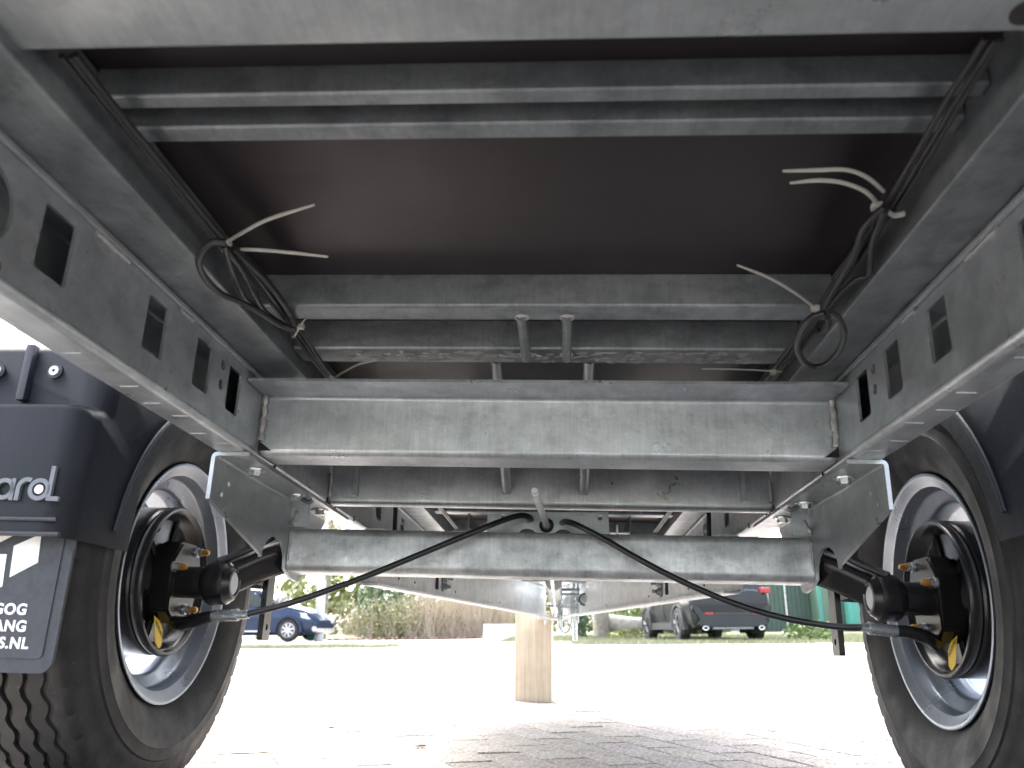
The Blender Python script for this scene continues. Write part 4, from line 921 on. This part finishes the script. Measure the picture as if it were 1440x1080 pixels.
def tree(loc, h, r0, crown, n, lm, label, seed, name='tree', size=.12):
    rnd = random.Random(seed); o = empty(name, loc, label, 'tree')
    bm = BM(); tube(bm, [(0, 0, 0), (0, 0, .15), (.04, .05, h*.3), (.1, -.05, h*.6), (0, 0, h)], lambda t: r0*(1.25 if t < .04 else 1)*(1-.75*t), 14); link('trunk', bm, M['bark'], o, None, True)
    bm = BM(); ends = []
    for k in range(11):
        z = h*rnd.uniform(.35, .95); a = rnd.uniform(0, 6.28); l = crown[0]*rnd.uniform(.5, 1)
        e = Vector((l*math.cos(a), l*math.sin(a), z+l*.5)); ends.append(e); tube(bm, [(0.03, 0, z), (l*.5*math.cos(a), l*.5*math.sin(a), z+l*.15), e], lambda t: r0*.38*(1-.8*t), 7)
    link('limb', bm, M['bark'], o, None, True)
    if n:
        bm = BM()
        for e in ends+[Vector((0, 0, h*1.05))]: leaves(bm, e, (crown[0]*.45, crown[0]*.45, crown[1]*.3), n//12, size, rnd, .1, 12)
        link('crown', bm, M[lm], o)
    return o
tree((1.02, 22.3, .03), 6.5, .27, (2.6, 2.5), 5200, 'leaf_mid', 'broad grey trunk of a tree rising left of the fallen log', 11)
tree((-9.2, 33, 0), 7.5, .14, (2.6, 2.6), 1500, 'dry', 'slender half-bare tree behind the blue hatchback', 12)
tree((-7.7, 35, 0), 7, .11, (2.2, 2.6), 900, 'dry', 'thin pale bare tree seen left of the lamp post', 13)
tree((-13.5, 38, 0), 8, .2, (3.2, 3), 3800, 'leaf_olive', 'olive green tree far left behind the blue hatchback', 14)
tree((-3.5, 41, 0), 8, .2, (3.2, 3), 3800, 'leaf_mid', 'leafy tree standing behind the bramble bank', 15)
tree((6.5, 44, .1), 9, .22, (3.4, 3), 3800, 'leaf_mid', 'leafy tree rising behind the dark green shed', 16)
# distant wood
bm = BM(); rnd = random.Random(21)
for k in range(46):
    x = -75+150*k/45+rnd.uniform(-1, 1); y = 74+rnd.uniform(-5, 6); leaves(bm, (x, y, 2.6), (3.2, 2.2, 3.4+rnd.uniform(0, 1.5)), 420, .5, rnd, .2, 10)
link('woodland', bm, M['leaf_olive'], kind='stuff', label='distant line of trees beyond the yard', category='woodland')
# grass
def grass(name, region, n, h, label, seed, keep=lambda x, y: True):
    bm = BM(); rnd = random.Random(seed)
    for _ in range(n):
        x = rnd.uniform(region[0], region[1]); y = rnd.uniform(region[2], region[3])
        if not keep(x, y): continue
        if noise.noise(Vector((x*1.3, y*1.3, seed))) < -.25+rnd.uniform(-.2, .2): continue
        z = gz(x, y)-.01; hh = h*rnd.uniform(.4, 1.2); a = rnd.uniform(0, 3.14); w_ = .006; dx, dy = w_*math.cos(a), w_*math.sin(a); lx, ly = rnd.gauss(0, .35)*hh, rnd.gauss(0, .35)*hh
        bm.faces.new([bm.verts.new((x-dx, y-dy, z)), bm.verts.new((x+dx, y+dy, z)), bm.verts.new((x+lx, y+ly, z+hh))])
    link(name, bm, M['grass'], kind='stuff', label=label, category='grass')
grass('grass_strip', (-9.5, -3.0, 14.3, 16.3), 16000, .07, 'thin strip of grass between the paving and the blue hatchback', 1)
grass('grass_verge', (.2, 9.5, 15.6, 25), 60000, .08, 'grass verge under and around the off-roader', 2, lambda x, y: y > 15.7+.25*math.sin(x*3)-.2*random.random())
grass('grass_tuft', (-1.5, 1.5, 20, 27), 9000, .07, 'grass around the foot of the tree trunk', 3)
bm = BM(); rnd = random.Random(31)
for _ in range(5200):
    x = rnd.uniform(-7.3, -1.6); y = 26.4+.35*max(0, x+7)*.3+rnd.random()**2*1.0; z = gz(x, y)+rnd.uniform(0, .05)
    a = Vector((rnd.uniform(-1, 1), rnd.uniform(-1, 1), rnd.uniform(-.3, .3))).normalized()*.035; b = Vector((-a.y, a.x, rnd.uniform(-.02, .02)))*.7; c = Vector((x, y, z))
    bm.faces.new([bm.verts.new(c+a), bm.verts.new(c+b), bm.verts.new(c-a), bm.verts.new(c-b)])
link('leaf_litter', bm, M['dead'], kind='stuff', label='reddish brown leaf litter along the foot of the bramble bank', category='leaf litter')
